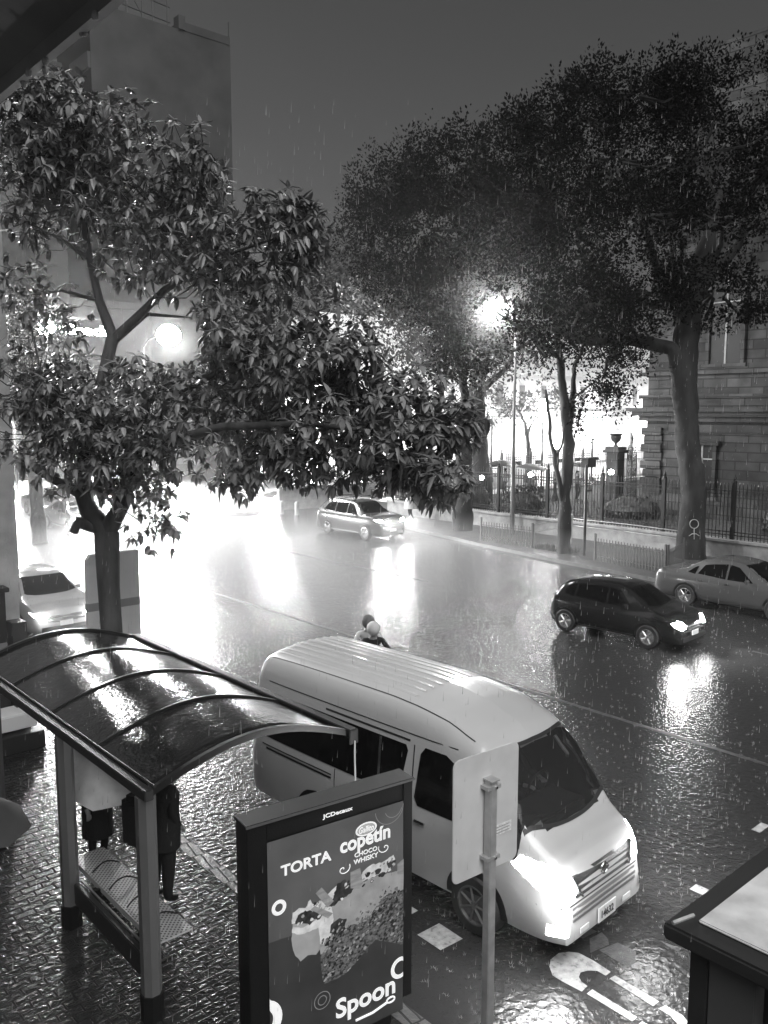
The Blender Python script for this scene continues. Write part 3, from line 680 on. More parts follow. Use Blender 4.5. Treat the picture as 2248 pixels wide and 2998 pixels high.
        rows = [[(x, y-sg*depth, z) for x, y, z in rows[0]]] + rows + [[(x, y-sg*depth, z) for x, y, z in rows[-1]]]
        mb.grid(rows); return mb
def wheel(car, x, y, r_, rimm, spokes=5, wd=.2, arch=None, sgn=1):
    t = MB(); h = wd/2
    t.lathe([(r_*.62, -h), (r_*.93, -h), (r_, -h*.7), (r_, h*.7), (r_*.93, h), (r_*.64, h*.98), (r_*.62, h*.6)], (0, 0, 0), 28, 'X')
    w = obj('wheel', t, M['tyre'], car, loc=(x, y, r_), smooth=True)
    q = MB(); q.lathe([(r_*.62, h*.55), (r_*.66, h*1.0), (r_*.6, h*1.02), (r_*.57, h*.7)], (0, 0, 0), 28, 'X'); q.lathe([(.001, h*.55), (r_*.58, h*.55)], (0, 0, 0), 28, 'X', mi=1); q.lathe([(.001, h*.95), (r_*.13, h*.95), (r_*.14, h*.6)], (0, 0, 0), 12, 'X')
    for i in range(spokes):
        for da in ((-.13, .13) if spokes <= 6 else (0,)):
            a = 2*PI*i/spokes; a2 = a+da*1.5; q.path([(h*.85, r_*.1*math.cos(a), r_*.1*math.sin(a)), (h*.88, r_*.6*math.cos(a2), r_*.6*math.sin(a2))], [r_*.055, r_*.045], 4)
    me = q.mesh('rim', [rimm, M['black']], smooth=True)
    o = obj('rim', me, None, w); 
    if sgn < 0: w.rotation_euler = (0, 0, PI)
    else: w.rotation_euler = (0, 0, 0)
    return w
def circ(cx, cz, r_, n=24, zmin=None): 
    return [(cx+r_*math.cos(2*PI*i/n), max(zmin or -9, cz+r_*math.sin(2*PI*i/n))) for i in range(n)]
def make_car(name, label, cat, pos, rz, L, W, top, belt, paint, wb, wr, sidewins, ws, rw, lights='on', rimm=None, spokes=5, kind='car', power=200, extras=None, group=None, roofin=.24, front_off=.85, headl=None, plate=True):
    lf = Loft(L, W, top, belt, .2 if kind == 'car' else .25, kind, roofin=roofin)
    c = thing(name, label, cat, (pos[0], pos[1], 0), rz, group)
    obj('body', lf.body(), paint, c, smooth=True, sharp=50)
    rimm = rimm or M['rim']
    for s_ in (-1, 1):
        for l in (front_off, front_off+wb):
            a = lf.side(circ(l, wr+.01, wr+.06, zmin=.2), s_, .004); obj('wheel_arch', a, M['black'], c, smooth=True)
            wheel(c, s_*(W/2-.085), lf.y(l), wr, rimm, spokes, .2, sgn=s_)
        for poly in sidewins: obj('side_window', lf.side(poly, s_, .005), M['glass'], c, smooth=True)
        m_ = MB(); ml = sidewins[-1 if False else 0][0][0]+.12
        mx = lf.sx(ml, belt)+.09
        m_.box((s_*mx, lf.y(ml), belt+.07), (.17, .09, .12)); obj('mirror', m_, paint, c, bevel=.025)
        for l in (sidewins[0][1][0]-.05,) if len(sidewins) < 2 else (sidewins[0][1][0]-.0, sidewins[1][1][0]-.12):
            h = MB(); h.box((s_*(lf.sx(l, belt-.1)+.012), lf.y(l), belt-.10), (.025, .16, .025))
            obj('door_handle', h, M['chrome'], c, bevel=.005)
        sl = MB(); lf.side([(front_off+wr+.1, .235), (front_off+wb-wr-.1, .235), (front_off+wb-wr-.1, .29), (front_off+wr+.1, .29)], s_, .012, sl, 2, 8); obj('sill', sl, M['plastic'], c)
        hl = headl or [(s_*.52, .60), (s_*.78, .64), (s_*.80, .76), (s_*.62, .72)]
        if headl: hl = [(s_*x, z) for x, z in headl]
        hm = lf.face(hl, .014, nr=12, nc=8)
        on = lights != 'off'
        hd = obj('headlight', hm, M['head'] if lights == 'on' else (M['headdim'] if lights == 'dim' else M['chrome']), c, smooth=True)
        if on and power:
            cx = sum(p[0] for p in hl)/len(hl); cz = sum(p[1] for p in hl)/len(hl)
            spot('headlamp', (cx, L/2+.10, cz), (0, 1, -.07), power, 100, .8, .06, c); point('headlamp_fill', (cx, L/2+.12, cz+.02), 16, .08, c)  # second light is an added fill that brightens the bumper round the lens
        tl = lf.face([(s_*(W/2-.30), belt-.22), (s_*(W/2-.10), belt-.2), (s_*(W/2-.12), belt-.04), (s_*(W/2-.28), belt-.04)], .01, True); obj('tail_light', tl, M['tail'], c, smooth=True)
    (a0, a1, wx0, wx1) = ws
    obj('windscreen', lf.topp(lambda u, t: lerp(a0, a1, t)+.16*u*u*(1-.4*t), lambda t: lerp(wx0, wx1, t), .006), M['glass'], c, smooth=True)
    if rw:
        (a0, a1, wx0, wx1) = rw
        obj('rear_window', lf.topp(lambda u, t: lerp(a0, a1, t)-.10*u*u*(1-.4*t), lambda t: lerp(wx0, wx1, t), .006), M['glass'], c, smooth=True)
    gr = lf.face([(-.46, .50), (.46, .50), (.52, .66), (-.52, .66)], .008); obj('grille', gr, M['plastic'], c)
    gr = lf.face([(-.62, .27), (.62, .27), (.6, .40), (-.6, .40)], .008); obj('lower_grille', gr, M['plastic'], c)
    if plate:
        p_ = MB(); p_.box((0, L/2+.02, .46), (.32, .02, .12)); obj('number_plate', p_, M['plate'], c)
    if extras: extras(c, lf)
    return c, lf

# ---- white minibus ----
VL, VW = 5.2, 1.86
vtop = [(0,.60),(.02,.80),(.06,.97),(.14,1.09),(.26,1.18),(.38,1.26),(.68,1.62),(.98,1.99),(1.25,2.16),(1.7,2.30),(2.2,2.36),(2.6,2.38),(4.9,2.37),(5.08,2.3),(5.16,2.1),(5.2,1.8)]
def van():
    lf = Loft(VL, VW, vtop, 1.1, .25, 'van', nose=.14, tail=.05)
    c = thing('minibus', 'white high roof minibus with glaring headlights and black side glass pulling up at the stop', 'minibus', (7.37, 7.49, 0), PI+R(3))
    ws_l = lambda u, t: lerp(.38, .98, t) + .17*u*u*(1-.25*t)
    def hole(l, x, z):
        if z < 1.15: return False
        if abs(x) > .825: return False
        for k in range(9):
            pass
        u = x/.83; t = (l - .38 - .17*u*u)/(.60 - .0425*u*u)
        return .03 < t < .96
    obj('body', lf.body(hole, 110), M['white'], c, smooth=True, sharp=50)
    obj('windscreen', lf.topp(ws_l, lambda t: lerp(.845, .80, t), .008, 12, 20), M['wsglass'], c, smooth=True)
    wsb = MB()   # black surround
    for u0, u1, t0, t1 in ((-1, 1, -.02, .035), (-1, 1, .955, 1.02)):
        lf.topp(lambda u, t: ws_l(u, lerp(t0, t1, t)), lambda t: lerp(.855, .81, lerp(t0, t1, t)), .013, 3, 20, wsb)
    for sg_ in (-1, 1):
        rows = []
        for i in range(13):
            t = i/12; l_ = []
            for uu in (.955, 1.0, 1.03): 
                u = sg_*uu; l = ws_l(u, t); x = u*lerp(.835, .79, t); l_.append((x, lf.y(l), lf.tz(l, x)+.013))
            rows.append(l_)
        wsb.grid(rows)
    obj('windscreen_seal', wsb, M['plastic'], c, smooth=True)
    # interior
    lin = lf.body(hole, 110); lin.v = [(x*.965, y*.985, .06+z*.965) for x, y, z in lin.v]; obj('interior_lining', lin, M['plastic'], c, smooth=True)
    q = MB(); q.box((0, lf.y(.98), 1.05), (1.5, .5, .18)); q.box((0, lf.y(2.0), .95), (1.6, 1.2, .05)); obj('dashboard', q, M['plastic'], c, bevel=.04)
    q = MB()
    for x in (-.5, .5): q.box((x, lf.y(1.9), 1.3), (.5, .14, .7)); q.box((x, lf.y(1.65), .9), (.5, .5, .2)); q.box((x, lf.y(1.92), 1.72), (.26, .1, .2))
    obj('front_seats', q, M['plastic'], c, bevel=.04)
    q = MB(); q.box((0, lf.y(2.2), 1.2), (1.56, .02, 1.5)); obj('bulkhead', q, M['black'], c)
    q = MB(); q.path([(-.45+.19*math.cos(t), lf.y(1.22)+.05*math.sin(t), 1.22+.18*math.sin(t)) for t in [i*PI/10 for i in range(21)]], .014, 6); obj('steering_wheel', q, M['plastic'], c)
    q = MB(); q.path([(-.62, lf.y(1.1), 1.82), (-.60, lf.y(1.0), 1.74), (-.64, lf.y(.93), 1.64), (-.70, lf.y(.97), 1.58)], .022, 6); obj('grab_handle', q, mat('trim_grey', .4, .5), c)
    for s_ in (-1, 1):
        obj('side_window', lf.side([(2.22,1.24),(2.26,1.19),(4.94,1.19),(4.98,1.23),(5.0,1.78),(4.96,1.82),(2.16,1.82),(2.12,1.78)], s_, .006, nr=10, nc=16), M['glass'], c, smooth=True)
        obj('front_door_window', lf.side([(1.02,1.24),(1.08,1.17),(1.92,1.17),(1.98,1.23),(1.92,1.80),(1.86,1.86),(1.55,1.86),(1.40,1.80)], s_, .006), M['glass'], c, smooth=True)
        q = MB(); lf.side([(2.55,1.2),(2.59,1.2),(2.59,1.81),(2.55,1.81)], s_, .012, q, 6, 1); obj('window_divider', q, M['chrome'], c)
        q = MB()
        for poly in ([(2.02,.34),(2.035,.34),(2.035,1.85),(2.02,1.85)], [(1.02,.6),(1.035,.6),(1.10,1.15),(1.085,1.15)], [(3.35,.34),(3.362,.34),(3.362,1.17),(3.35,1.17)], [(1.4,1.955),(5.1,1.955),(5.1,1.968),(1.4,1.968)], [(2.1,1.87),(3.6,1.87),(3.6,1.895),(2.1,1.895)]):
            lf.side(poly, s_, .0035, q, 6, 12, .01)
        obj('panel_gap', q, M['plastic'], c)
        q = MB(); lf.side([(3.42,1.02),(4.8,1.02),(4.8,1.045),(3.42,1.045)], s_, .006, q, 2, 12); lf.side([(3.42,1.07),(4.9,1.07),(4.9,1.082),(3.42,1.082)], s_, .006, q, 2, 12); obj('sliding_door_rail', q, M['black'], c)
        q = MB()
        for k in range(3): lf.side([(2.05,.93+k*.05),(2.14,.93+k*.05),(2.14,.95+k*.05),(2.05,.95+k*.05)], s_, .006, q, 1, 2)
        obj('vent_slats', q, M['plastic'], c)
        q = MB(); q.box((s_*(lf.sx(1.86, 1.0)+.02), lf.y(1.86), 1.0), (.035, .17, .035)); obj('door_handle', q, M['chrome'], c, bevel=.01)
        q = MB(); lf.side([(2.35,.52),(2.75,.52),(2.75,.76),(2.35,.76)], s_, .007, q, 3, 3); dc = obj('door_decal', q, mat('decal', .35, .5), c)
        q = MB(); lf.side([(2.39,.68),(2.71,.68),(2.71,.72),(2.39,.72)], s_, .010, q, 1, 3)
        for k in range(5): lf.side([(2.40+.065*k,.56),(2.43+.065*k,.56),(2.43+.065*k,.64),(2.40+.065*k,.64)], s_, .010, q, 1, 1)
        obj('decal_marks', q, M['ink'], dc)
        for l in (1.05, 3.72):
            obj('wheel_arch', lf.side(circ(l, .34, .42, 28, .25), s_, .004, nr=12, nc=12), M['black'], c, smooth=True)
            wheel(c, s_*(VW/2-.085), lf.y(l), .335, M['rimdull'], 7, .2, sgn=s_)
        # headlights: tall wrap-around lenses
        hm = lf.face([(s_*.52,.77),(s_*.66,.71),(s_*.83,.79),(s_*.865,.98),(s_*.83,1.08),(s_*.70,1.04),(s_*.58,.91)], .014, nr=16, nc=10)
        obj('headlight', hm, M['head'], c, smooth=True)
        spot('headlamp', (s_*.74, lf.y(-.10), .9), (s_*-.0, 1, -.10), VANP, 120, .9, .07, c); point('headlamp_fill', (s_*.86, lf.y(-.14), .84), 26 if s_ > 0 else 24, .12, c)  # point light added off each lens to brighten nose and bumper
        fm = lf.face([(s_*.70,.36),(s_*.84,.36),(s_*.84,.48),(s_*.70,.48)], .012); obj('fog_light', fm, M['headdim'] if s_ > 0 else M['chrome'], c, smooth=True)
        q = MB(); q.box((s_*(VW/2+.14), lf.y(1.02), 1.32), (.20, .10, .26)); q.path([(s_*(VW/2-.02), lf.y(1.05), 1.24), (s_*(VW/2+.1), lf.y(1.04), 1.22)], .018, 6)
        if s_ > 0: obj('mirror', q, M['white'], c, bevel=.03)
        tl = lf.face([(s_*.80,.7),(s_*.92,.7),(s_*.92,1.2),(s_*.80,1.2)], .01, True); obj('tail_light', tl, M['tail'], c, smooth=True)
    q = MB(); lf.face([(-.55,.70),(.55,.70),(.60,.93),(-.60,.93)], .008, False, q, 6, 14); obj('grille', q, mat('grille', .06, .35, metal=.6, bump=.6, bscale=90), c)
    for a, b in ((-.58, -.46), (.46, .58)):
        q = MB(); q.path([(a if a < 0 else b, lf.y(lf.fl(.58, .92))+.02, .93), (((a+b)/2), lf.y(lf.fl(.5, .8))+.025, .80), (b if a < 0 else a, lf.y(lf.fl(.45, .7))+.025, .70)], .014, 5); obj('grille_trim', q, M['chrome'], c)
    q = MB(); yy = lf.y(lf.fl(0, .82))+.018
    q.path([(.065*math.cos(t), yy, .82+.06*math.sin(t)) for t in [i*PI/10 for i in range(21)]], .009, 6); q.box((0, yy+.004, .82), (.16, .012, .022)); obj('emblem', q, M['chrome'], c)
    q = MB()
    for k in range(3): lf.face([(-.62,.47+k*.06),(.62,.47+k*.06),(.62,.50+k*.06),(-.62,.50+k*.06)], .010, False, q, 1, 14)
    obj('bumper_slats', q, mat('bumper_slot', .14, .5), c)
    q = MB(); lf.face([(-.86,.645),(.86,.645),(.86,.66),(-.86,.66)], .009, False, q, 1, 16); obj('panel_gap', q, M['plastic'], c)
    q = MB(); yf = lf.y(lf.fl(0, .38)); q.box((.0, yf+.03, .36), (.34, .015, .165)); pl_ = obj('number_plate', q, M['plate'], c, bevel=.003)
    text_part('plate_number', '14632', .1, M['ink'], pl_, (.12, yf+.039, .315), .24, .085, Matrix(((-1,0,0),(0,0,1),(0,1,0))), off=.002)
    for x in (.42, -.42): q = MB(); q.box((x, yf+.02, .335), (.16, .01, .06)); obj('reflector', q, M['plate'], c)
    # roof: pressed ribs and seam lines
    q = MB()
    for k in range(9):
        xk = -.56+.14*k
        q.grid([[(xk+dx, lf.y(l), lf.tz(l, xk+dx)+dz) for dx, dz in ((-.03, -.002), (-.016, .011), (.016, .011), (.03, -.002))] for l in [2.25+2.7*i/24 for i in range(25)]])
    obj('roof_ribs', q, M['white'], c, smooth=True, sharp=70)
    q = MB()
    for s_ in (-1, 1):
        q.grid([[(s_*(.695+dx), lf.y(l), lf.tz(l, .695+dx)+.003) for dx in (-.006, .006)] for l in [1.25+3.8*i/30 for i in range(31)]])
    obj('roof_seam', q, M['plastic'], c)
    # wiper
    q = MB(); q.path([(-.05, lf.y(.50), 1.25), (.35, lf.y(.60), 1.33), (.62, lf.y(.72), 1.40)], .008, 5); q.path([(.66, lf.y(.62), 1.22), (.74, lf.y(.9), 1.55), (.72, lf.y(1.1), 1.82)], .007, 5); obj('wiper', q, M['plastic'], c)
    return c, lf
VANP = 300
VAN, VLF = van()

# ---- other vehicles ----
hatch_top = [(0,.50),(.03,.66),(.15,.80),(.5,.94),(.85,1.02),(1.2,1.22),(1.55,1.43),(1.9,1.50),(2.5,1.51),(3.1,1.47),(3.5,1.33),(3.72,1.05),(3.8,.85)]
def hatch_x(c, lf):
    q = MB(); q.grid([[(s, lf.y(l), lf.tz(l, s)+.02) for s in (-.5, .5)] for l in (3.3, 3.5)]); obj('rear_spoiler', q, M['dark'], c)
HATCH, _ = make_car('hatchback', 'dark wet hatchback with headlights on driving past the silver saloon', 'car', (18.62, 11.95), PI+R(3), 3.85, 1.69, hatch_top, .96, M['dark'], 2.46, .31,
    [[(1.35,.98),(2.05,.98),(2.05,1.40),(1.75,1.38)], [(2.11,.98),(3.05,1.0),(3.0,1.38),(2.11,1.41)], [(3.11,1.02),(3.45,1.08),(3.3,1.30),(3.07,1.36)]], (.86, 1.5, .72, .58), (3.68, 3.35, .6, .52), 'on', M['rim'], 5, power=250, extras=hatch_x,
    headl=[(.42,.67),(.50,.60),(.64,.59),(.75,.67),(.76,.76),(.62,.81),(.49,.77)])
HATCH.scale = (.94, .94, .94); HATCH.location = (18.68, 11.82, 0)
sed_top = [(0,.46),(.03,.60),(.15,.74),(.5,.86),(1.05,.97),(1.4,1.16),(1.85,1.40),(2.3,1.46),(2.8,1.45),(3.2,1.36),(3.65,1.12),(3.9,1.04),(4.35,1.01),(4.5,.92),(4.56,.7)]
SEDAN, _ = make_car('saloon', 'silver four door saloon parked with its lights off by the far kerb', 'car', (23.72, 11.3), PI, 4.56, 1.78, sed_top, .92, M['silver'], 2.65, .32,
    [[(1.55,.95),(2.28,.95),(2.28,1.36),(2.05,1.34)], [(2.34,.95),(3.2,.97),(3.0,1.28),(2.34,1.36)], [(3.26,.98),(3.5,1.0),(3.3,1.17),(3.2,1.2)]], (1.06, 1.78, .74, .58), (3.8, 3.3, .66, .54), 'off', M['rim'], 5, front_off=.86)
suv_top = [(0,.62),(.03,.80),(.15,.94),(.5,1.06),(1.0,1.12),(1.3,1.28),(1.75,1.58),(2.1,1.66),(2.9,1.68),(3.7,1.64),(4.1,1.45),(4.35,1.15),(4.42,.9)]
def suv_x(c, lf):
    q = MB()
    for s_ in (-1, 1):
        q.path([(s_*.60, lf.y(1.95), 1.70), (s_*.60, lf.y(2.0), 1.76), (s_*.60, lf.y(3.6), 1.75), (s_*.60, lf.y(3.65), 1.68)], .022, 6)
    for l in (2.3, 3.3): q.box((0, lf.y(l), 1.78), (1.25, .07, .035))
    obj('roof_rack', q, M['black'], c)
    q = MB()
    for s_ in (-1, 1): q.path([(s_*(lf.sx(l, 1.06)+.008), lf.y(l), 1.06+(.12 if i == 9 else 0)) for i, l in enumerate([1.35+.29*k for k in range(10)])], .014, 5)
    obj('window_trim', q, M['chrome'], c)
    q = MB()
    for s_ in (-1, 1): q.box((s_*.94, lf.y(2.15), .30), (.12, 1.9, .04))
    obj('side_step', q, M['chrome'], c)
    for z in (.66, .86): q = MB(); lf.face([(-.6,z),(.6,z),(.6,z+.02),(-.6,z+.02)], .02, False, q, 1, 10); obj('grille_trim', q, M['chrome'], c)
SUV, _ = make_car('sport_utility_car', 'grey sport utility car with roof rack and bright headlights at the far kerb', 'car', (24.95, 29.85), PI, 4.5, 1.84, suv_top, 1.04, M['grey'], 2.7, .345,
    [[(1.45,1.08),(2.15,1.08),(2.15,1.54),(1.9,1.52)], [(2.21,1.08),(3.0,1.08),(3.0,1.55),(2.21,1.56)], [(3.06,1.09),(3.85,1.14),(3.6,1.45),(3.06,1.53)]], (1.02, 1.7, .78, .64), (4.25, 3.95, .66, .58), 'on', M['rim'], 5, power=900, extras=suv_x,
    headl=[(.46,.80),(.78,.86),(.84,.94),(.58,.92)])
SUV.location.z = 0
WCAR, _ = make_car('compact_car', 'pale compact car with one bright headlight behind the news stand at the left', 'car', (7.85, 22.9), PI, 4.2, 1.74, hatch_top[:-4]+[(3.2,1.46),(3.7,1.32),(4.05,1.05),(4.2,.85)], .96, M['whitecar'], 2.5, .31,
    [[(1.35,.98),(2.05,.98),(2.05,1.40),(1.75,1.38)], [(2.11,.98),(3.05,1.0),(3.0,1.38),(2.11,1.41)]], (.86, 1.5, .74, .60), (3.9, 3.5, .6, .52), 'on', M['rim'], 5, power=300, headl=[(.44,.62),(.74,.66),(.80,.76),(.60,.75)])
pick_top = [(0,.65),(.03,.85),(.2,1.0),(.6,1.1),(1.2,1.15),(1.5,1.35),(1.85,1.68),(2.2,1.75),(2.9,1.74),(3.2,1.6),(3.4,1.15),(3.6,1.1),(5.1,1.1),(5.2,.8)]
PICK, _ = make_car('pickup_truck', 'pale pickup truck crossing with a bright headlight behind the hanging leaves', 'pickup', (19.3, 40.2), PI-R(10), 5.2, 1.85, pick_top, 1.1, M['midcar'], 3.0, .37,
    [[(1.65,1.12),(2.25,1.12),(2.25,1.62),(2.05,1.6)], [(2.31,1.12),(3.0,1.12),(2.95,1.6),(2.31,1.63)]], (1.25, 1.85, .78, .66), None, 'on', M['rimdull'], 6, power=4000, headl=[(.52,.80),(.80,.84),(.84,.94),(.62,.93)])
far_spec = dict(L=4.4, W=1.76, top=sed_top[:-1]+[(4.4, .7)], belt=.92, wb=2.55, wr=.31, ws=(1.06, 1.78, .72, .58), rw=(3.8, 3.3, .6, .5))
def far_car(label, x, y, rz, paint, power, lights='on'):
    return make_car('distant_car', label, 'car', (x, y), rz, far_spec['L'], far_spec['W'], sed_top[:-1]+[(4.4,.7)] if False else [(a*4.4/4.56, b) for a, b in sed_top], .92, paint, 2.55, .31,
        [[(1.5,.95),(2.2,.95),(2.2,1.36),(1.95,1.34)], [(2.26,.95),(3.1,.97),(2.95,1.28),(2.26,1.36)]], (1.0, 1.72, .72, .58), (3.7, 3.2, .6, .5), lights, M['rimdull'], 5, power=power, group='cars queuing at the far end of the street')[0]
far_car('pale car with glaring headlights farthest left beside the pillar edge', 19.6, 60.0, PI-R(2), M['whitecar'], 4500)
far_car('dark car seen just right of the pillar, beyond the stub of a branch', 17.2, 47.0, PI+R(4), M['dark'], 0, 'off')
far_car('grey car with headlights on glimpsed through the fork of the near tree', 15.9, 40.5, PI, M['grey'], 3000)
far_car('white car with headlights seen below the leaves left of the low wall', 26.2, 52.5, PI-R(14), M['whitecar'], 4000)
far_car('grey car waiting far back behind the white one, lights on', 25.0, 60.5, PI-R(8), M['grey'], 4000)
far_car('silver car parked beyond the roof rack car', 33.8, 41.5, PI+R(30), M['silver'], 0, 'off')

# ================================================================== BUILDINGS
# stone palace on the right: facade parallel to the street at x = 38, corner at y = 23.25
st = thing('stone_palace', 'dark stone palace with quoined corner and cornices behind the iron fence on the right', 'palace', (38, 23.25, 0))
q = MB(); q.box2((.0, -40, 0), (14, 0, 22)); 
obj('wall', q, M['stone'], st)
def band(name, z0, z1, o_, m=None):
    q = MB(); q.box2((-o_, -40, z0), (14, o_, z1)); return obj(name, q, m or M['stone'], st, bevel=.02)
band('plinth', 0, 1.45, .12); 
q = MB(); q.box2((-.75, -40, 5.62), (14, .75, 5.80)); q.box2((-.55, -40, 5.40), (14, .55, 5.618)); q.box2((-.30, -40, 5.15), (14, .30, 5.398)); obj('cornice', q, M['stone'], st)
q = MB(); q.box2((-.32, -40, 6.25), (14, .32, 6.42)); q.box2((-.18, -40, 5.802), (14, .18, 6.248)); q.box2((-.34, -40, 7.35), (14, .34, 7.52)); q.box2((-.12, -40, 7.522), (14, .12, 7.8)); obj('string_course', q, M['stone'], st)
band('string_course', 4.55, 4.68, .10)
q = MB()
for i in range(8):
    z = 1.6+i*.41; o_ = .20 if i % 2 else .10; q.box2((-o_, -.9, z), (.8, o_, z+.37))
obj('quoins', q, M['stone'], st, bevel=.02)
for i in range(4):
    for z0, z1 in ((7.9, 13.2),):
        q = MB(); y = -1.0-5.2*i; q.box2((-.22, y-.55, z0), (0, y, z1)); q.box2((-.28, y-.62, z1), (0, y+.07, z1+.4)); obj('pilaster', q, M['stone'], st, bevel=.02)
q = MB(); q.box2((-.6, -40, 13.7), (14, .6, 14.2)); q.box2((-.9, -40, 14.202), (14, .9, 14.5)); obj('upper_cornice', q, M['stone'], st)
for y, z0, z1, w_ in ((-3.0, 1.7, 4.05, 1.1), (-8.2, 1.7, 4.05, 1.1), (-3.9, 7.9, 12.2, 1.5), (-9.1, 7.9, 12.2, 1.5)):
    q = MB(); q.box2((-.14, y-w_/2-.18, z0-.1), (-.003, y-w_/2, z1)); q.box2((-.14, y+w_/2, z0-.1), (-.003, y+w_/2+.18, z1)); q.box2((-.20, y-w_/2-.3, z1+.002), (-.003, y+w_/2+.3, z1+.22)); q.box2((-.2, y-w_/2-.3, z0-.25), (-.003, y+w_/2+.3, z0-.102))
    fr = obj('window', q, M['stone'], st, bevel=.01)
    p = MB(); p.box2((-.03, y-w_/2, z0-.1), (-.005, y+w_/2, z1)); obj('pane', p, M['pane'], fr)
    p = MB(); p.box2((-.06, y-.04, z0-.1), (-.032, y+.04, z1)); p.box2((-.06, y-w_/2, (z0+z1)/2+.5), (-.033, y+w_/2, (z0+z1)/2+.56)); obj('glazing_bar', p, M['concrete'], fr)
# floodlit arcade at the back of the plaza
ar = thing('arcade_building', 'brightly floodlit pale building with a ground floor arcade at the back of the park', 'building', (38, 50, .7))
q = MB(); nA = 16; PW = 3.05
H0, SP, RAD = 0, 2.15, .98
for i in range(nA):
    x0 = i*PW; q.box2((x0, 0, 0), (x0+PW-2*RAD, .8, 4.2)) if False else None
    # wall bay with arched opening, built as strips
    cx = x0+PW/2; n = 12
    pts = [(cx-RAD*math.cos(PI*k/n), SP+RAD*math.sin(PI*k/n)) for k in range(n+1)]
    for yy in (0, .7):
        vs = []; fs = []
        for (a, b) in pts: vs += [(a, yy, b), (a, yy, 4.0)]
        for k in range(n): fs.append((2*k, 2*k+1, 2*k+3, 2*k+2))
        q.add(vs, fs)
    q.add([(a, 0, b) for a, b in pts]+[(a, .7, b) for a, b in pts], [(k, k+1, n+2+k, n+1+k) for k in range(n)])
    q.box2((x0-.0, 0, 0), (x0+PW/2-RAD, .7, 4.0)); q.box2((x0+PW/2+RAD, 0, 0), (x0+PW, .7, 4.0))
q.box2((0, 0, 4.0), (nA*PW, .7, 12.0)); obj('wall', q, M['palace'], ar)
q = MB(); q.box2((-.2, -.35, 4.55), (nA*PW, -.002, 4.8)); q.box2((-.2, -.2, 4.25), (nA*PW, -.002, 4.35)); q.box2((-.2, -.4, 8.2), (nA*PW, -.002, 8.5)); obj('cornice', q, M['palace'], ar)
q = MB(); q.box2((0, 4.0, 0), (nA*PW, 4.3, 12)); q.box2((0, .702, 3.9), (nA*PW, 3.998, 3.99)); obj('inner_wall', q, M['palace'], ar)
q = MB(); q.box2((0, 0, 12.002), (nA*PW, 6, 12.3)); obj('roof', q, M['dim'], ar)
for i in range(nA):
    x0 = i*PW+PW/2
    p = MB(); p.box2((x0-.45, 3.9, .02), (x0+.45, 3.998, 2.4)); obj('door', p, M['build'], ar)
    p = MB(); p.box2((x0-.35, -.06, 5.4), (x0+.35, -.004, 7.2)); obj('window', p, M['build'], ar)
for i in range(1, nA, 3): point('arcade_lamp', (38+i*PW+PW/2, 52.2, 4.0), 3500, .2)
for i in range(2, nA, 3):  # made-up lanterns, added to brighten the arcade front
    q = MB(); q.sphere((i*PW, -.9, 4.05), .17, 10, 7); q.path([(i*PW, 0, 4.4), (i*PW, -.9, 4.45), (i*PW, -.9, 4.2)], .03, 5); obj('fill_lantern', q, M['lamp'], ar, smooth=True)
    point('fill_lantern_light', (38+i*PW, 48.9, 4.6), 1500, .2)
# hazy blocks of the town beyond
def block(name, label, x0, x1, y0, y1, h, m, wins=0, cat='building', lit=()):
    t_ = thing(name, label, cat, (x0, y0, 0)); q = MB(); q.box2((0, 0, 0), (x1-x0, y1-y0, h)); obj('wall', q, m, t_)
    q = MB(); q.box2((-.2, -.2, h+.002), (x1-x0+.2, y1-y0+.2, h+.5)); obj('roof', q, M['dim'], t_)
    if wins:
        n = int((x1-x0)/3.2)
        for f in range(int(h/3.4)):
            for i in range(n):
                p = MB(); p.box2((1+i*3.2, -.05, 1.2+f*3.4), (2.8+i*3.2, -.003, 2.9+f*3.4)); obj('window', p, M['win'] if (f, i) in lit else M['glass'], t_)
    return t_
tw = thing('tower_block', 'tall blank concrete tower block fading into the rain at the top left', 'tower', (43.9, 101, 0))
q = MB(); q.box2((0, 0, 0), (18.8, 10, 52.6)); obj('wall', q, M['tower'], tw)
q = MB(); q.box2((-.05, .02, 0), (-.003, 10, 52.4)); obj('side_wall', q, M['towershade'], tw)  # copy of the wall colour taken near black: the side's shade is painted
q = MB(); q.box2((-.4, .01, 45.2), (-.06, 5.4, 47.0)); obj('pale_recess', q, M['tower'], tw)
q = MB(); q.box2((11.6, -.1, 52.61), (18.7, 8, 53.6)); q.box2((11.3, -.3, 52.61), (12.2, 1, 54.2)); q.path([(18.6, 0, 53), (18.6, 0, 55.4)], .08, 5); obj('parapet', q, M['tower'], tw)
ma = thing('roof_mast', 'lattice of aerials and scaffold bars standing on the tower block roof', 'antenna', (46, 102.5, 52.6))
q = MB()
for i, x in enumerate((0, 2.1, 3.2, 5.2, 6.6, 8.6)): q.path([(x, 0, 0), (x+.1, 0, 5.5)], .09, 5)
for z in (1.4, 3.2, 4.6): q.path([(-.5, 0, z+.3), (9, 0, z-.3)], .07, 5)
q.path([(0, 0, 1), (2.1, 0, 4)], .05, 5); q.path([(3.2, 0, 4), (5.2, 0, 1)], .05, 5); obj('bars', q, M['iron'], ma)
block('low_block', 'lower grey block stepping down left of the tower block', 33.5, 43.0, 108, 120, 47.0, M['tower'])
ob = block('office_building', 'dim office building behind the near tree carrying the lit hexagon sign', 13, 31, 62, 74, 13.2, M['dim'], 1, lit={(2, 0)})
sgn_ = thing('lit_sign', 'glowing pole sign with a solid hexagon and letters behind the upper branches', 'sign', (15.85, 44.3, 9.85))
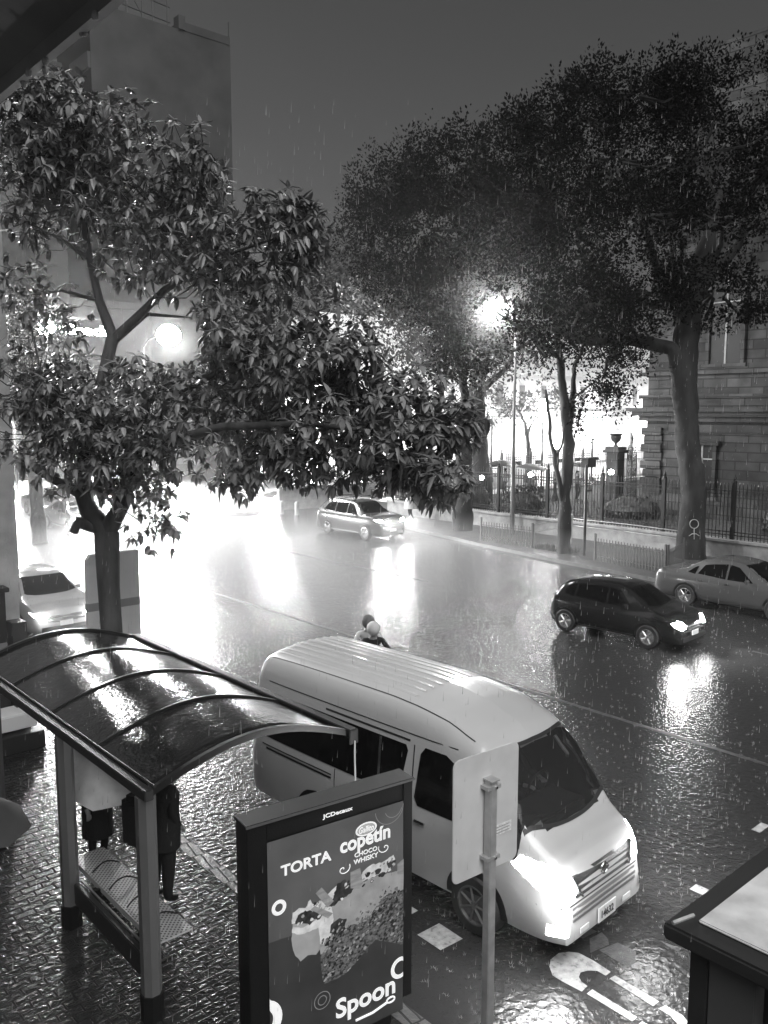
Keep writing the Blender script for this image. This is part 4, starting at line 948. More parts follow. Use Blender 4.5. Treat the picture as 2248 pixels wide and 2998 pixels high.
q = MB(); q.path([(.5, .12, -9.85), (.5, .12, .5)], .09, 8); q.box((1.6, .14, .6), (4.4, .06, .06)); obj('pole', q, M['iron'], sgn_)
point('sign_lamp', (.8, -.5, 0), 14000, .4, sgn_)
q = MB(); q.prism([(.5*math.cos(R(60*i+0))+.5, .42*math.sin(R(60*i))) for i in range(6)], -.08, .08, lambda a, b, c: (a, c, b)); obj('hexagon', q, M['signlit'], sgn_)
text_part('lettering', 'Credit', .1, M['signlit'], sgn_, (1.15, -.05, -.28), 3.0, .52, off=.003)
block('town_block', 'wide pale block closing the end of the street behind the leaves', 24, 46, 82, 92, 7.0, M['build'], 1, lit={(0, 1), (0, 3), (1, 4)})
hs = block('corner_block', 'dark block with small bright windows behind the top left leaves', 2.0, 11.5, 43, 58, 26, M['dim'])
for i, (x, z, w_, h_) in enumerate(((12.1-.7, 19.2, .5, .9),)): pass
for (u, v, s_) in ((12, 415, .55), (26, 425, .4), (55, 400, .25), (115, 408, .25), (84, 427, .3), (135, 438, .12), (100, 436, .1), (25, 395, .3)):
    P_ = at(u, v, 41.5); 
    k = (42.95-P_.y)/(_f.y+_r.y*((u-1124)/FPX)) if False else 0
lit = thing('lit_balcony', 'cluster of small bright lamps shining through the top left leaves', 'lamps', (9.0, 42.6, 17.6))
q = MB()
for dx, dz, s_ in ((0, .7, .35), (.45, .5, .22), (1.1, .95, .12), (1.6, .5, .16), (2.3, .85, .14), (2.5, .4, .08), (2.0, .35, .06), (1.3, .3, .06)): q.sphere((dx, 0, dz), s_, 8, 6)
obj('bulbs', q, M['lamp'], lit)
q = MB(); q.box2((-.5, .36, -.2), (3.2, .40, 1.6)); obj('soffit', q, M['dim'], lit); point('balcony_lamp', (9.9, 42.0, 18.4), 30000, .4)

# ================================================================== PARK: walls, fences, lamps
fx = 31.0; posts = [31.8, 29.1+.55, 26.77, 23.87, 20.98, 18.08, 15.18, 12.28, 9.38]
fw = thing('park_fence', 'tall black iron fence with spear tops on a low stone wall along the park', 'fence', (fx, 0, 0))
q = MB(); q.box2((-.25, 5, 0), (.25, 34.5, .74)); q.box2((-.31, 5, .742), (.31, 34.5, .84)); obj('base_wall', q, M['concrete'], fw, bevel=.01)
q = MB(); y = 6.0
while y < 34.4: q.box2((-.012, y-.012, .84), (.012, y+.012, 2.86)); q.lathe([(.001, .0), (.03, .05), (.001, .14)], (0, y, 2.86), 4); y += .145
obj('pickets', q, M['iron'], fw)
q = MB()
for z in (.98, 1.10, 2.52, 2.66): q.box2((-.02, 5, z), (.02, 34.5, z+.035))
yy = 6.07
while yy < 34.4: q.path([(0, yy+.05*math.cos(t), 2.605+.05*math.sin(t)) for t in [i*PI/4 for i in range(9)]], .008, 4); yy += .145
obj('rails', q, M['iron'], fw)
for y in posts:
    q = MB(); q.box2((-.06, y-.06, .84), (.06, y+.06, 3.0)); q.lathe([(.09, 0), (.09, .05), (.03, .07), (.07, .14), (.03, .24), (.001, .36)], (0, y, 3.0), 8); obj('post', q, M['iron'], fw)
f2 = thing('path_fence', 'iron fence on a pale lit kerb running back along the park path', 'fence', (31.5, 34.6, .6))
q = MB(); q.box2((.2, -.2, 0), (26, .2, .22)); obj('base_wall', q, M['palace'], f2)
q = MB(); x = .3
while x < 26: q.box2((x-.012, -.012, .22), (x+.012, .012, 2.3)); q.lathe([(.001, .0), (.03, .05), (.001, .14)], (x, 0, 2.3), 4); x += .19
obj('pickets', q, M['iron'], f2)
q = MB()
for z in (.32, 2.0, 2.12): q.box2((.2, -.02, z), (26, .02, z+.035))
obj('rails', q, M['iron'], f2)
for x in (.4, 3.2, 6, 8.8, 11.6, 14.4, 17.2):
    q = MB(); q.box2((x-.06, -.06, .22), (x+.06, .06, 2.45)); q.lathe([(.07, 0), (.03, .07), (.06, .14), (.001, .3)], (x, 0, 2.45), 8); obj('post', q, M['iron'], f2)
# gate pier with urn, scroll gate
pr_ = thing('gate_pier', 'stone gate pier topped with a carved urn beside the palace corner', 'pier', (38.3, 25.2, .6))
q = MB(); q.box2((-.42, -.42, 0), (.42, .42, .5)); q.box2((-.34, -.34, .502), (.34, .34, 2.9)); q.box2((-.48, -.48, 2.902), (.48, .48, 3.05)); q.box2((-.40, -.40, 3.052), (.40, .40, 3.2)); obj('shaft', q, M['stone'], pr_, bevel=.02)
q = MB(); q.lathe([(.16, 0), (.05, .12), (.06, .18), (.22, .32), (.27, .5), (.24, .56), (.31, .64), (.31, .68), (.2, .69)], (0, 0, 3.2), 14); obj('urn', q, M['stone'], pr_, smooth=True)
gt = thing('scroll_gate', 'ornate scrolled iron gate against the glare between pier and palace', 'gate', (38.9, 24.6, .6))
q = MB()
def scroll(cx, cz, r_, s, mb):
    mb.path([(cx+s*r_*(1-t/14)*math.cos(t), 0, cz+r_*(1-t/14)*math.sin(t)) for t in [i*.5 for i in range(24)]], .018, 4)
for z in (.5, 1.2, 1.9, 2.6):
    for x in (-.3, .3): scroll(x, z, .26, 1 if x > 0 else -1, q)
for x in (-.62, 0, .62): q.box2((x-.02, -.02, 0), (x+.02, .02, 2.9 if x else 3.4))
for z in (.2, .85, 1.55, 2.25, 2.9): q.box2((-.62, -.018, z), (.62, .018, z+.03))
for k in range(12): q.box2((-.6+k*.105-.006, -.01, .2), (-.6+k*.105+.006, .01, 2.9))
q.lathe([(.06, 0), (.02, .1), (.07, .22), (.001, .45)], (0, 0, 3.4), 8); scroll(-.3, 3.1, .22, -1, q); scroll(.3, 3.1, .22, 1, q)
o = obj('ironwork', q, M['iron'], gt); gt.rotation_euler = (0, 0, R(10))
# lamps in the park
def globe_bollard(label, x, y, z, first=[None]):
    t_ = thing('globe_light', label, 'lamp', (x, y, .6), 0, 'small globe lights along the park path')
    q = MB(); q.lathe([(.05, 0), (.04, .1), (.035, z-.75), (.07, z-.72)], (0, 0, 0), 8); obj('stem', q, M['iron'], t_)
    q = MB(); q.sphere((0, 0, z-.6), .14, 12, 8); obj('globe', q, M['globe'], t_, smooth=True); point('bulb', (0, 0, z-.6+.02), 40, .14, t_)
    return t_
globe_bollard('small globe light low behind the fence, leftmost, by a dark round shrub', 33.61, 30.22, 2.16)
globe_bollard('small globe light low behind the fence between two iron posts', 35.54, 28.52, 2.30)
globe_bollard('small globe light low behind the fence by the gate pier', 37.5, 24.9, 2.55)
def park_lamp(label, x, y, z, arms, power, rg=.2, group=None):
    t_ = thing('park_lamp', label, 'street lamp', (x, y, .6), R(40), group or 'ornate globe lamps in the park')
    q = MB(); h = z-.6; q.lathe([(.16, 0), (.16, .3), (.07, .45), (.055, h*.6), (.04, h-.1)], (0, 0, 0), 8)
    for dx, dz in arms: q.path([(0, 0, h-.5), (dx*.6, 0, h-.55+dz*.4), (dx, 0, h-.2+dz)], .025, 5)
    obj('post', q, M['iron'], t_)
    for dx, dz in arms:
        q = MB(); q.sphere((dx, 0, h+dz), rg, 12, 8); obj('globe', q, M['lamp'] if power > 500 else M['globe'], t_, smooth=True)
        point('bulb', (dx, 0, h+dz), power/len(arms), rg, t_)
    return t_
park_lamp('two globe park lamp left of the tall bare pole', 45.7, 40.2, 5.5, [(-.55, 0), (.55, 0)], 3000)
park_lamp('blazing multi globe park lamp between the tall pole and the twin trunk', 42.2, 33.0, 5.55, [(-.75, -.1), (.75, -.1), (-.35, .25), (.35, .25), (0, .6)], 7000, .22)
park_lamp('twin globe park lamp glimpsed behind the forked sapling', 39.1, 29.6, 3.75, [(-.42, 0), (.42, 0)], 1500, .2)
park_lamp('very bright park lamp in front of the arcade, right of the twin trunk', 50.9, 35.4, 4.0, [(-.4, 0), (.4, 0), (0, .5)], 9000, .22)
# tall street lamps
def street_lamp(label, base, head, power, r_=.25, lr=.27):
    t_ = thing('street_lamp', label, 'street lamp', (base[0], base[1], 0))
    hx, hy, hz = head[0]-base[0], head[1]-base[1], head[2]
    q = MB(); q.path([(0, 0, 0), (0, 0, 3.6)], [.11, .10], 10); q.path([(0, 0, 3.6), (0, 0, hz-.5), (hx*.2, hy*.2, hz-.1), (hx*.92, hy*.92, hz+.14)], [.075, .055, .045, .04], 10); obj('pole', q, M['steel'] if base[0] > 28 else M['iron'], t_, smooth=True)
    q = MB(); q.sphere((hx, hy, hz+.14), (.34, .34, .13), 14, 6); obj('lamp_housing', q, M['galv'], t_, smooth=True)
    q = MB(); q.sphere((hx, hy, hz), (lr, lr, lr*.9), 14, 8); obj('lens', q, M['lamp'], t_, smooth=True)
    point('bulb', (hx, hy, hz-.22), power, r_, t_); return t_
street_lamp('tall slim street lamp pole with its head glaring through the park trees', (29.85, 24.95), (28.3, 24.75, 10.25), 8000, .25, .30)
street_lamp('street lamp blazing like a white ball behind the near tree', (22.2, 45.5), (22.4, 42.9, 9.7), 40000, .5, .65)
street_lamp('street lamp glaring low at far left beside the pillar', (18.4, 56.0), (17.3, 55.5, 5.2), 12000)
street_lamp('street lamp seen under the leaves behind the low wall', (34.5, 52.5), (33.9, 50.1, 3.2), 40000)
# thin poles
def pole(label, x, y, h, r_=.06, m=None, name='pole', cat='pole'):
    q = MB(); q.path([(0, 0, 0), (0, 0, h)], r_, 8); q.lathe([(r_*1.8, 0), (r_*1.8, .1), (r_, .25)], (0, 0, 0), 8)
    return tag(obj(name, q, m or M['steel'], None, loc=(x, y, 0), smooth=True), label, cat)
pole('thin grey pole rising behind the low wall left of the roof rack car', 35.3, 47.3, 6.5, .08)
pole('thin grey pole behind the umbrellas right of the roof rack car', 34.3, 39.0, 4.0, .07)
sp_ = thing('sign_post', 'pole with a small hooded traffic signal box right of the twin trunk', 'signal post', (27.35, 19.25, .12))
q = MB(); q.path([(0, 0, 0), (0, 0, 3.5)], .055, 8); obj('pole', q, M['plastic'], sp_, smooth=True)
q = MB(); q.box((.25, .1, 3.55), (.5, .36, .30)); q.box((.30, .1, 3.73), (.72, .46, .06)); obj('signal_box', q, M['plastic'], sp_, bevel=.02)
q = MB(); q.box((.2, 0, 2.5), (.34, .04, .08)); obj('bracket', q, M['plastic'], sp_)
# low picket fences round the tree pits
def picket(label, a, b, h, rail=True):
    a, b = Vector(a), Vector(b); d = b-a; L_ = d.length; t_ = thing('picket_fence', label, 'fence', (a.x, a.y, .12), math.atan2(d.y, d.x), 'low picket fences on the far pavement')
    q = MB(); n = int(L_/.135)
    for i in range(1, n): x = i*L_/n; q.box((x, 0, h*.5), (.035, .014, h)); 
    obj('pickets', q, M['fence'], t_)
    q = MB(); q.box((L_/2, .012, h*.82), (L_, .01, .03)); q.box((L_/2, .012, h*.2), (L_, .01, .03)); obj('rails', q, M['fence'], t_)
    for x in (0, L_): q = MB(); q.box((x, 0, h*.6), (.06, .06, h*1.2)); obj('post', q, M['fence'], t_)
    return t_
picket('low pale picket fence on the far pavement in front of the tall lamp pole', (27.15, 24.4), (27.3, 21.75), .85)
picket('low picket fence on the far pavement right of the signal post', (26.75, 18.35), (26.3, 15.2), .85)
picket('short return of picket fence beside the largest trunk', (26.3, 15.1), (28.2, 15.6), .85)
gr_ = thing('guard_rail', 'two bar guard rail between the picket fence and the twin trunk', 'rail', (27.35, 21.7, .12), 0)
q = MB(); q.path([(0, 0, 0), (0, 0, 1.0)], .03, 6); q.path([(2.1, -.3, 0), (2.1, -.3, 1.15)], .035, 6); q.sphere((2.1, -.3, 1.2), .06, 8, 6)
for z in (.65, .95): q.path([(0, 0, z), (2.1, -.3, z+.1), (2.6, -2.6, z+.05), (2.7, -5, z)], .018, 5)
obj('bars', q, M['galv'], gr_)
# bollards and low wall left of the SUV
for lab, x, y in (('pale concrete bollard, left one of the pair before the low wall', 26.72, 38.7), ('pale concrete bollard, right one of the pair before the low wall', 27.1, 37.8)):
    q = MB(); q.lathe([(.12, 0), (.12, .62), (.10, .70), (.04, .73)], (0, 0, 0), 12); tag(obj('bollard', q, M['concrete'], None, loc=(x, y, 0), smooth=True), lab, 'bollard', 'pair of bollards')
lw = thing('planter_wall', 'low grey planter wall at the street corner behind the bollards', 'wall', (27.6, 40.2, 0), R(-8))
q = MB(); q.box2((0, 0, 0), (6.2, .3, 1.25)); q.box2((-.05, -.06, 1.252), (6.25, .36, 1.33)); q.box2((6.4, .5, 0), (13, .8, 1.55)); obj('wall', q, M['concrete'], lw, bevel=.01)
kbm = MB(); kbm.prism([(22.8, 40.6), (25.8, 39.6), (26.5, 40.4), (24, 41.6)], 0, .14); struct('traffic_island', kbm, M['concrete'])

# ================================================================== TREES
def leaf_quads(mb, c, d, up, L_, W2, droop=.25, mi=0):
    """one pointed, folded leaf of four faces starting at c along d"""
    d = d.normalized(); s = d.cross(up)
    if s.length < 1e-3: s = d.cross(Vector((1, 0, 0)))
    s.normalize(); n = s.cross(d)
    p0 = c; p1 = c+d*L_*.33+n*(.04*L_); p2 = c+d*L_*.72-n*(droop*.45*L_); p3 = c+d*L_-n*(droop*L_)
    a = p1+s*W2-n*W2*.25; b = p2+s*W2*.75-n*W2*.2; e = p1-s*W2-n*W2*.25; f = p2-s*W2*.75-n*W2*.2
    mb.add([p0, a, b, p3, f, e, p1, p2], [(0, 1, 2, 7, 6), (2, 3, 7), (0, 6, 7, 4, 5), (7, 3, 4)], mi)
def rosette(mb, c, ax, n, L_, W2, rnd):
    ref = Vector((0, 0, 1)) if abs(ax.z) < .9 else Vector((1, 0, 0)); a = ax.cross(ref).normalized(); b = ax.cross(a)
    for i in range(n):
        t = 2.4*i + rnd.random()*.6; e = rnd.uniform(.15, 1.0)
        d = (a*math.cos(t)+b*math.sin(t))*math.cos(e*.9)+ax*math.sin(e*.9); d.z -= .25
        leaf_quads(mb, c, d, Vector((0, 0, 1)), L_*rnd.uniform(.5, 1.2), W2*rnd.uniform(.6, 1.2), rnd.uniform(.0, .75))
# ---- near tree ----
T0 = Vector((5.63, 12.78, 0)); KD = 1.118
nt_ = thing('near_tree', 'broad leaved street tree with a forked trunk and glossy drooping leaves beside the shelter', 'tree', T0)
rnd = random.Random(11)
D0 = 12.0
def L3(u, v, d): return at(u, v, d*KD)-T0
tr = MB()
fork = L3(312, 1560, 11.95)
tr.path([(0, 0, -.05), (.0, .0, .25), L3(318, 2150, 11.9), L3(330, 1900, 11.9), L3(318, 1720, 11.9), fork], [.30, .20, .17, .165, .17, .20], 14)
tr.path([fork, L3(262, 1500, 11.9), L3(240, 1440, 11.8), L3(250, 1300, 11.7), L3(300, 1120, 11.6), L3(330, 985, 11.6)], [.17, .15, .13, .11, .10, .095], 12)
tr.path([L3(275, 1540, 11.9), L3(228, 1530, 11.8), L3(215, 1560, 11.8)], [.12, .10, .07], 10)       # sawn stub
tr.path([L3(245, 1450, 11.8), L3(170, 1410, 11.5), L3(112, 1378, 11.2), L3(100, 1370, 11.2)], [.09, .07, .06, .05], 8)
tr.path([fork, L3(360, 1470, 11.8), L3(385, 1380, 11.5), L3(470, 1300, 10.9), L3(650, 1250, 10.2), L3(900, 1240, 9.6), L3(1150, 1270, 9.2)], [.15, .12, .10, .085, .06, .04, .02], 10)
tr.path([L3(385, 1380, 11.5), L3(480, 1180, 11.2), L3(650, 1080, 10.8), L3(850, 1020, 10.4)], [.08, .06, .04, .02], 8)
tr.path([L3(330, 985, 11.6), L3(290, 880, 11.6), L3(262, 760, 11.6), L3(240, 620, 11.5), L3(235, 470, 11.4)], [.09, .07, .06, .045, .02], 8)
tr.path([L3(335, 990, 11.6), L3(400, 930, 11.5), L3(480, 850, 11.3), L3(620, 760, 11), L3(800, 700, 10.8)], [.08, .07, .055, .035, .015], 8)
tr.path([L3(335, 1000, 11.6), L3(430, 920, 11.7), L3(560, 930, 11.9)], [.055, .035, .01], 7)
tr.path([L3(262, 760, 11.6), L3(180, 700, 11.4), L3(90, 660, 11.2)], [.04, .025, .01], 6)
tr.path([L3(290, 880, 11.6), L3(180, 850, 11.4), L3(60, 870, 11.1)], [.035, .02, .01], 6)
tr.path([L3(250, 1300, 11.7), L3(140, 1180, 11.4), L3(90, 950, 11.2)], [.04, .025, .01], 6)
obj('trunk', tr, M['bark'], nt_, smooth=True, sharp=60)
lobes = [ # u, v, depth, ru, rv, rd(m), rosettes
 (110,330,11.3,150,115,1.0,80),(240,420,11.5,200,170,1.3,150),(430,500,11.3,170,140,1.2,110),(560,500,11.1,110,100,.9,50),(80,480,11.2,120,110,.9,50),
 (250,600,11.5,230,130,1.3,120),(470,650,11.2,200,120,1.2,110),(640,700,11,200,110,1.1,100),(830,650,10.8,125,85,.8,60),(800,760,10.8,140,95,.9,75),(890,640,10.7,70,60,.5,18),(880,700,10.7,80,110,.6,32),
 (620,810,11,170,90,.9,50),(760,850,10.9,90,60,.6,18),(90,640,11.2,110,60,.7,16),(60,860,11.1,90,60,.6,12),(170,900,11.6,120,120,.8,12),(100,760,11.3,100,60,.6,6),
 (430,800,11.5,140,60,.8,20),
 (120,1120,11.2,150,160,1.0,80),(150,1280,11.3,170,120,1.1,90),(300,1180,11.4,190,160,1.2,110),(420,1280,11.2,220,140,1.3,130),(330,1400,11.3,110,60,.6,26),(460,1500,11.0,85,120,.6,30),(210,1430,11.5,80,60,.4,16),
 (480,1120,11.4,150,100,.9,60),(620,1150,10.9,200,140,1.1,110),(640,1300,10.7,200,120,1.1,100),(720,1000,10.7,160,100,.9,75),(830,1100,10.4,200,150,1.1,120),(820,1290,10.3,190,120,1.0,100),
 (880,960,10.5,170,75,.8,55),(1000,1080,10.0,170,120,.9,90),(1010,1250,9.9,190,140,1.0,100),(1180,1180,9.6,150,110,.8,75),(1200,1320,9.4,150,110,.8,75),(1310,1240,9.2,110,100,.6,48),(1290,1400,9.1,110,80,.6,40),
 (700,1400,10.5,70,60,.4,12),(860,1390,10.2,60,50,.4,8),(1010,1370,9.9,80,60,.4,14),(1140,1400,9.6,50,50,.3,6),(1370,1300,9.1,50,60,.3,8),(620,960,11.2,110,70,.7,24)]
cr = MB(); tw_ = MB()
UR, UU, UF = _r, _u, _f
for (u, v, d, ru, rv, rd, n) in lobes:
    c = L3(u, v, d); sx, sz = ru*d*KD/FPX, rv*d*KD/FPX
    for i in range(int(n*2.1)):
        q = Vector((rnd.gauss(0, 1), rnd.gauss(0, 1), rnd.gauss(0, 1))).normalized()*rnd.random()**.4*rnd.uniform(.85, 1.22)
        p = c + UR*q.x*sx + Vector((0, 0, 1))*q.z*sz + UF*q.y*rd
        if noise.noise((p+T0)*1.1) < -.28: continue
        if p.z < 3.6: continue
        wv = p+T0-Vector((0, 0, CAMZ)); k_ = wv.dot(UF); pu, pv_ = 1124+FPX*wv.dot(UR)/k_, 1499-FPX*wv.dot(UU)/k_
        if (pu-508)**2+(pv_-985)**2 < 95**2: continue
        out = (p-c).normalized() if (p-c).length > .01 else Vector((0, 0, 1))
        ax = (out+Vector((rnd.uniform(-.4, .4), rnd.uniform(-.4, .4), rnd.uniform(0, .7)))).normalized()
        rosette(cr, p, ax, rnd.randint(6, 9), .185*rnd.uniform(.6, 1.2), .037, rnd)
        if rnd.random() < .35: tw_.path([p, p-ax*.25+Vector((0, 0, -.03)), p-(p-c)*.35-ax*.2], [.006, .009, .012], 4, cap=False)
obj('crown', cr, M['leaf'], nt_, fixn=False); obj('twigs', tw_, M['bark'], nt_)

# ---- park trees ----
def clump_tree(name, label, base, trunk_paths, lobes, seed, leaf, m, group=None, bark=None, leaves=46, rcl=.75, dens=1.0):
    rnd = random.Random(seed); base = Vector((base[0], base[1], base[2] if len(base) > 2 else 0)); t_ = thing(name, label, 'tree', base, 0, group)
    tr = MB()
    for pts, rad in trunk_paths: tr.path([Vector(p)-base for p in pts], rad, 16, step=.22)
    cr = MB()
    for (c, rx, ry, rz, n) in lobes:
        c = Vector(c)-base
        for i in range(int(n*dens)):
            q = Vector((rnd.gauss(0, 1), rnd.gauss(0, 1), rnd.gauss(0, 1))).normalized()*rnd.uniform(.35, 1)**.5
            p = c+Vector((q.x*rx, q.y*ry, q.z*rz))
            if leaves > 80 and noise.noise(p*.42+Vector((seed, 0, 0))) < -.10: continue
            r_ = rcl*rnd.uniform(.55, 1.3); zz = rnd.uniform(.9, 1.7)
            wv = p+base-Vector((0, 0, CAMZ)); k_ = wv.dot(_f); pu, pv_ = 1124+FPX*wv.dot(_r)/k_, 1499-FPX*wv.dot(_u)/k_
            if name == 'park_tree' and k_ < 39 and (pu-1443)**2+(pv_-893)**2 < 42**2: continue
            if rnd.random() < .22: tr.path([c+(p-c)*.15, c+(p-c)*.6+Vector((0, 0, -.3)), p], [.07, .045, .015], 4, cap=False)
            for k in range(leaves):
                w = Vector((rnd.gauss(0, 1), rnd.gauss(0, 1), rnd.gauss(0, 1))).normalized()
                w2 = w*rnd.uniform(.55, 1.0); pp_ = p+Vector((w2.x*r_, w2.y*r_, w2.z*r_*zz))
                d = (w+Vector((rnd.uniform(-.8, .8), rnd.uniform(-.8, .8), rnd.uniform(-.5, .8)))).normalized()
                s = d.cross(Vector((rnd.random()-.5, rnd.random()-.5, rnd.random()))).normalized(); l_ = leaf*rnd.uniform(.7, 1.3)
                cr.add([pp_, pp_+d*l_*.5+s*l_*.27, pp_+d*l_, pp_+d*l_*.5-s*l_*.27], [(0, 1, 2, 3)])
    tr.v = [tuple(Vector(v)+Vector((noise.noise(Vector(v)*1.7), noise.noise(Vector(v)*1.7+Vector((9, 0, 0))), 0))*.09+Vector((noise.noise(Vector(v)*6), noise.noise(Vector(v)*6+Vector((9, 0, 0))), 0))*.025) for v in tr.v]
    obj('trunk', tr, bark or M['barkpale'], t_, smooth=True, sharp=60)
    obj('crown', cr, m, t_, fixn=False); return t_
def lob(u, v, d, ru, rv, rd, n):
    c = at(u, v, d); return (c, max(ru*d/FPX, .3)*.9+rd*.2, max(ru*d/FPX, .3)*.9+rd*.2, rv*d/FPX, n)
B2 = Vector((30, 16.3, 0))
clump_tree('park_tree', 'massive dark tree on the right whose trunk carries a painted sign', B2,
    [([B2, B2+Vector((0, 0, .6)), at(2030, 1450, 32.6), at(2010, 1250, 32.6), at(2000, 1080, 32.6), at(2020, 900, 32.5), at(2060, 760, 32.4), at(2100, 560, 32.3)], [.62, .52, .46, .44, .50, .42, .33, .2]),
     ([at(2005, 1100, 32.6), at(1965, 1020, 32.4), at(1850, 995, 33), at(1720, 1000, 32.4), at(1600, 960, 31.8)], [.36, .28, .23, .17, .08]),
     ([at(2000, 950, 32.5), at(1930, 820, 33), at(1880, 650, 32.6), at(1850, 480, 32.4)], [.25, .2, .15, .08]),
     ([at(2010, 900, 32.5), at(1800, 880, 32.5), at(1650, 800, 32)], [.2, .14, .06]),
     ([at(2020, 880, 32.5), at(2160, 720, 33), at(2220, 500, 33)], [.25, .18, .08]),
     ([at(1980, 860, 32.5), at(1960, 700, 34), at(1990, 560, 34.5)], [.16, .12, .05]), ([at(2060, 820, 32.5), at(2110, 720, 34), at(2120, 560, 34.5)], [.16, .1, .05])],
    [lob(*a) for a in ((1500,455,32,150,110,2.5,60),(1680,345,32,170,105,2.5,70),(1850,285,32,180,90,2.5,70),(2050,265,32,180,80,2.5,70),(2230,258,32,160,80,2.5,55),
      (1600,580,32,200,150,3,95),(1800,480,32.5,230,170,3.5,130),(2050,460,32.5,250,170,3.5,140),(2270,480,32.5,200,190,3.5,90),(1500,650,31.5,150,130,2.5,60),
      (1680,700,32,190,130,3,80),(1880,640,31,160,90,2.5,50),(2160,640,31.5,160,60,2.5,36),(1850,850,31.5,190,90,2.5,70),(2100,860,32,150,100,2.5,56),(2280,800,32,120,140,2.5,50),(1700,900,31,160,70,2,42))],
    21, .135, M['leaf2'], 'tall trees along the park', M['barkpale'], 105, .56, 1.15)
sg_ = bpy.data.objects['park_tree']
q = MB(); c_ = at(2030, 1545, 32.9); 
def onT(du, dv): return at(2032+du, 1545+dv, 31.98)-B2
q.path([onT(13*math.cos(t), -11+13*math.sin(t)) for t in [i*PI/8 for i in range(17)]], .016, 5); q.path([onT(0, 3), onT(0, 34)], .016, 5); q.path([onT(-15, 24), onT(-6, 18), onT(6, 18), onT(15, 24)], .016, 5)
obj('painted_symbol', q, M['galv'], sg_)
B3 = Vector((27.2, 20.1, .1))
clump_tree('park_tree', 'slender pale tree with twin stems in the middle of the far pavement', B3,
    [([B3, at(1655, 1450, 33.5), at(1668, 1300, 33.6), at(1650, 1160, 33.6), at(1635, 1020, 33.4), at(1620, 900, 33)], [.26, .22, .20, .17, .13, .08]),
     ([at(1652, 1500, 33.5), at(1640, 1440, 33.4), at(1630, 1380, 33.4), at(1622, 1335, 33.4)], [.10, .09, .09, .11]), ([at(1622, 1335, 33.4), at(1610, 1270, 33.4), at(1604, 1200, 33.4), at(1598, 1140, 33.3)], [.08, .065, .06, .05]), ([at(1624, 1340, 33.4), at(1645, 1305, 33.3), at(1655, 1250, 33.2)], [.07, .045, .02]),
     ([at(1660, 1290, 33.6), at(1675, 1180, 33.7), at(1680, 1080, 33.8), at(1720, 980, 33.6)], [.13, .11, .09, .05]),
     ([at(1655, 1180, 33.6), at(1740, 1120, 33.4), at(1850, 1130, 33.3)], [.05, .035, .015]), ([at(1640, 1050, 33.4), at(1520, 960, 33), at(1430, 900, 32.5)], [.09, .06, .02])],
    [lob(*a) for a in ((1640,960,33.5,170,80,1.6,60),(1780,1040,33.4,110,90,1.2,42),(1790,1130,33.4,60,70,.8,20),(1500,880,33,130,70,1.4,34),(1560,1000,33,110,60,1.2,26),(1850,960,33.5,90,60,1.2,24),(1700,1200,33.4,45,50,.6,9),(1720,870,33,140,60,1.4,36))],
    22, .14, M['leaf2'], 'tall trees along the park', M['barkpale'], 60, .5)
B5 = Vector((29.0, 27.2, 0))
clump_tree('park_tree', 'dark round headed tree at the left end of the row above the roof rack car', B5,
    [([B5, at(1358, 1450, 39.5), at(1356, 1300, 39.5), at(1365, 1180, 39.5), at(1345, 1040, 39), at(1320, 800, 39)], [.5, .42, .36, .28, .18, .10]),
     ([at(1345, 1040, 39), at(1420, 960, 40), at(1490, 850, 41)], [.14, .10, .05]), ([at(1340, 980, 39.5), at(1200, 820, 40), at(1120, 700, 40)], [.14, .10, .06])],
    [lob(*a) for a in ((1130,540,38.5,120,90,2.5,60),(1100,680,38.5,110,120,2.5,66),(1250,520,38.5,150,110,3,80),(1380,480,38.5,130,110,3,66),(1250,680,38.5,180,140,3.5,110),(1400,680,38,150,150,3.5,90),(1180,800,38.5,150,60,2.5,48),(1370,800,38,180,60,2.5,50),(1330,930,37.5,90,80,1.5,40),(1260,880,38,120,60,2,34),(1370,1030,37.5,70,60,1,24),(1310,1080,38,60,50,1,14))],
    24, .15, M['leaf2'], 'tall trees along the park', M['barkdark'], 95, .6, 1.2)
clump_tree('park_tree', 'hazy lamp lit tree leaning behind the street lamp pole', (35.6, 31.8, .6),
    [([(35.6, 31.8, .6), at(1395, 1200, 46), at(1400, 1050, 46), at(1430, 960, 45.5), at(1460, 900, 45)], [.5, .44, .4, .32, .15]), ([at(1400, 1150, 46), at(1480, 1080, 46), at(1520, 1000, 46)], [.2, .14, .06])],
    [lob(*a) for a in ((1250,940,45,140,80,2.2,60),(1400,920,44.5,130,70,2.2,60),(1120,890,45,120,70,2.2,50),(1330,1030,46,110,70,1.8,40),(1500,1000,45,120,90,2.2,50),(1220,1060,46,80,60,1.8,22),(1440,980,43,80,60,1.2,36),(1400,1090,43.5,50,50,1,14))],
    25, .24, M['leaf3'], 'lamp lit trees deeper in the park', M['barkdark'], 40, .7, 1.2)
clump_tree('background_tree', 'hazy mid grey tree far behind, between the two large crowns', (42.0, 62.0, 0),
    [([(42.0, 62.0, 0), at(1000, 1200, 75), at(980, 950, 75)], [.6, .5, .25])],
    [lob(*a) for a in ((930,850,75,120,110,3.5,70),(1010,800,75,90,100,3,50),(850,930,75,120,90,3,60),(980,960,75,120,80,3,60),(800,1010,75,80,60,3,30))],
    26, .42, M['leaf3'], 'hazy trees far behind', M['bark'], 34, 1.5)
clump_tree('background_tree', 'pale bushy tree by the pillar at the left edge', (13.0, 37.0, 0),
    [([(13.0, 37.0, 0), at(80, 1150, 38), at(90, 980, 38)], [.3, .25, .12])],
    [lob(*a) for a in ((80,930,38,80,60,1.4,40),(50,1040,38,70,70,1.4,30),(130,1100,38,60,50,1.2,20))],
    27, .2, M['leaf3'], 'hazy trees far behind', M['bark'], 40, .6)
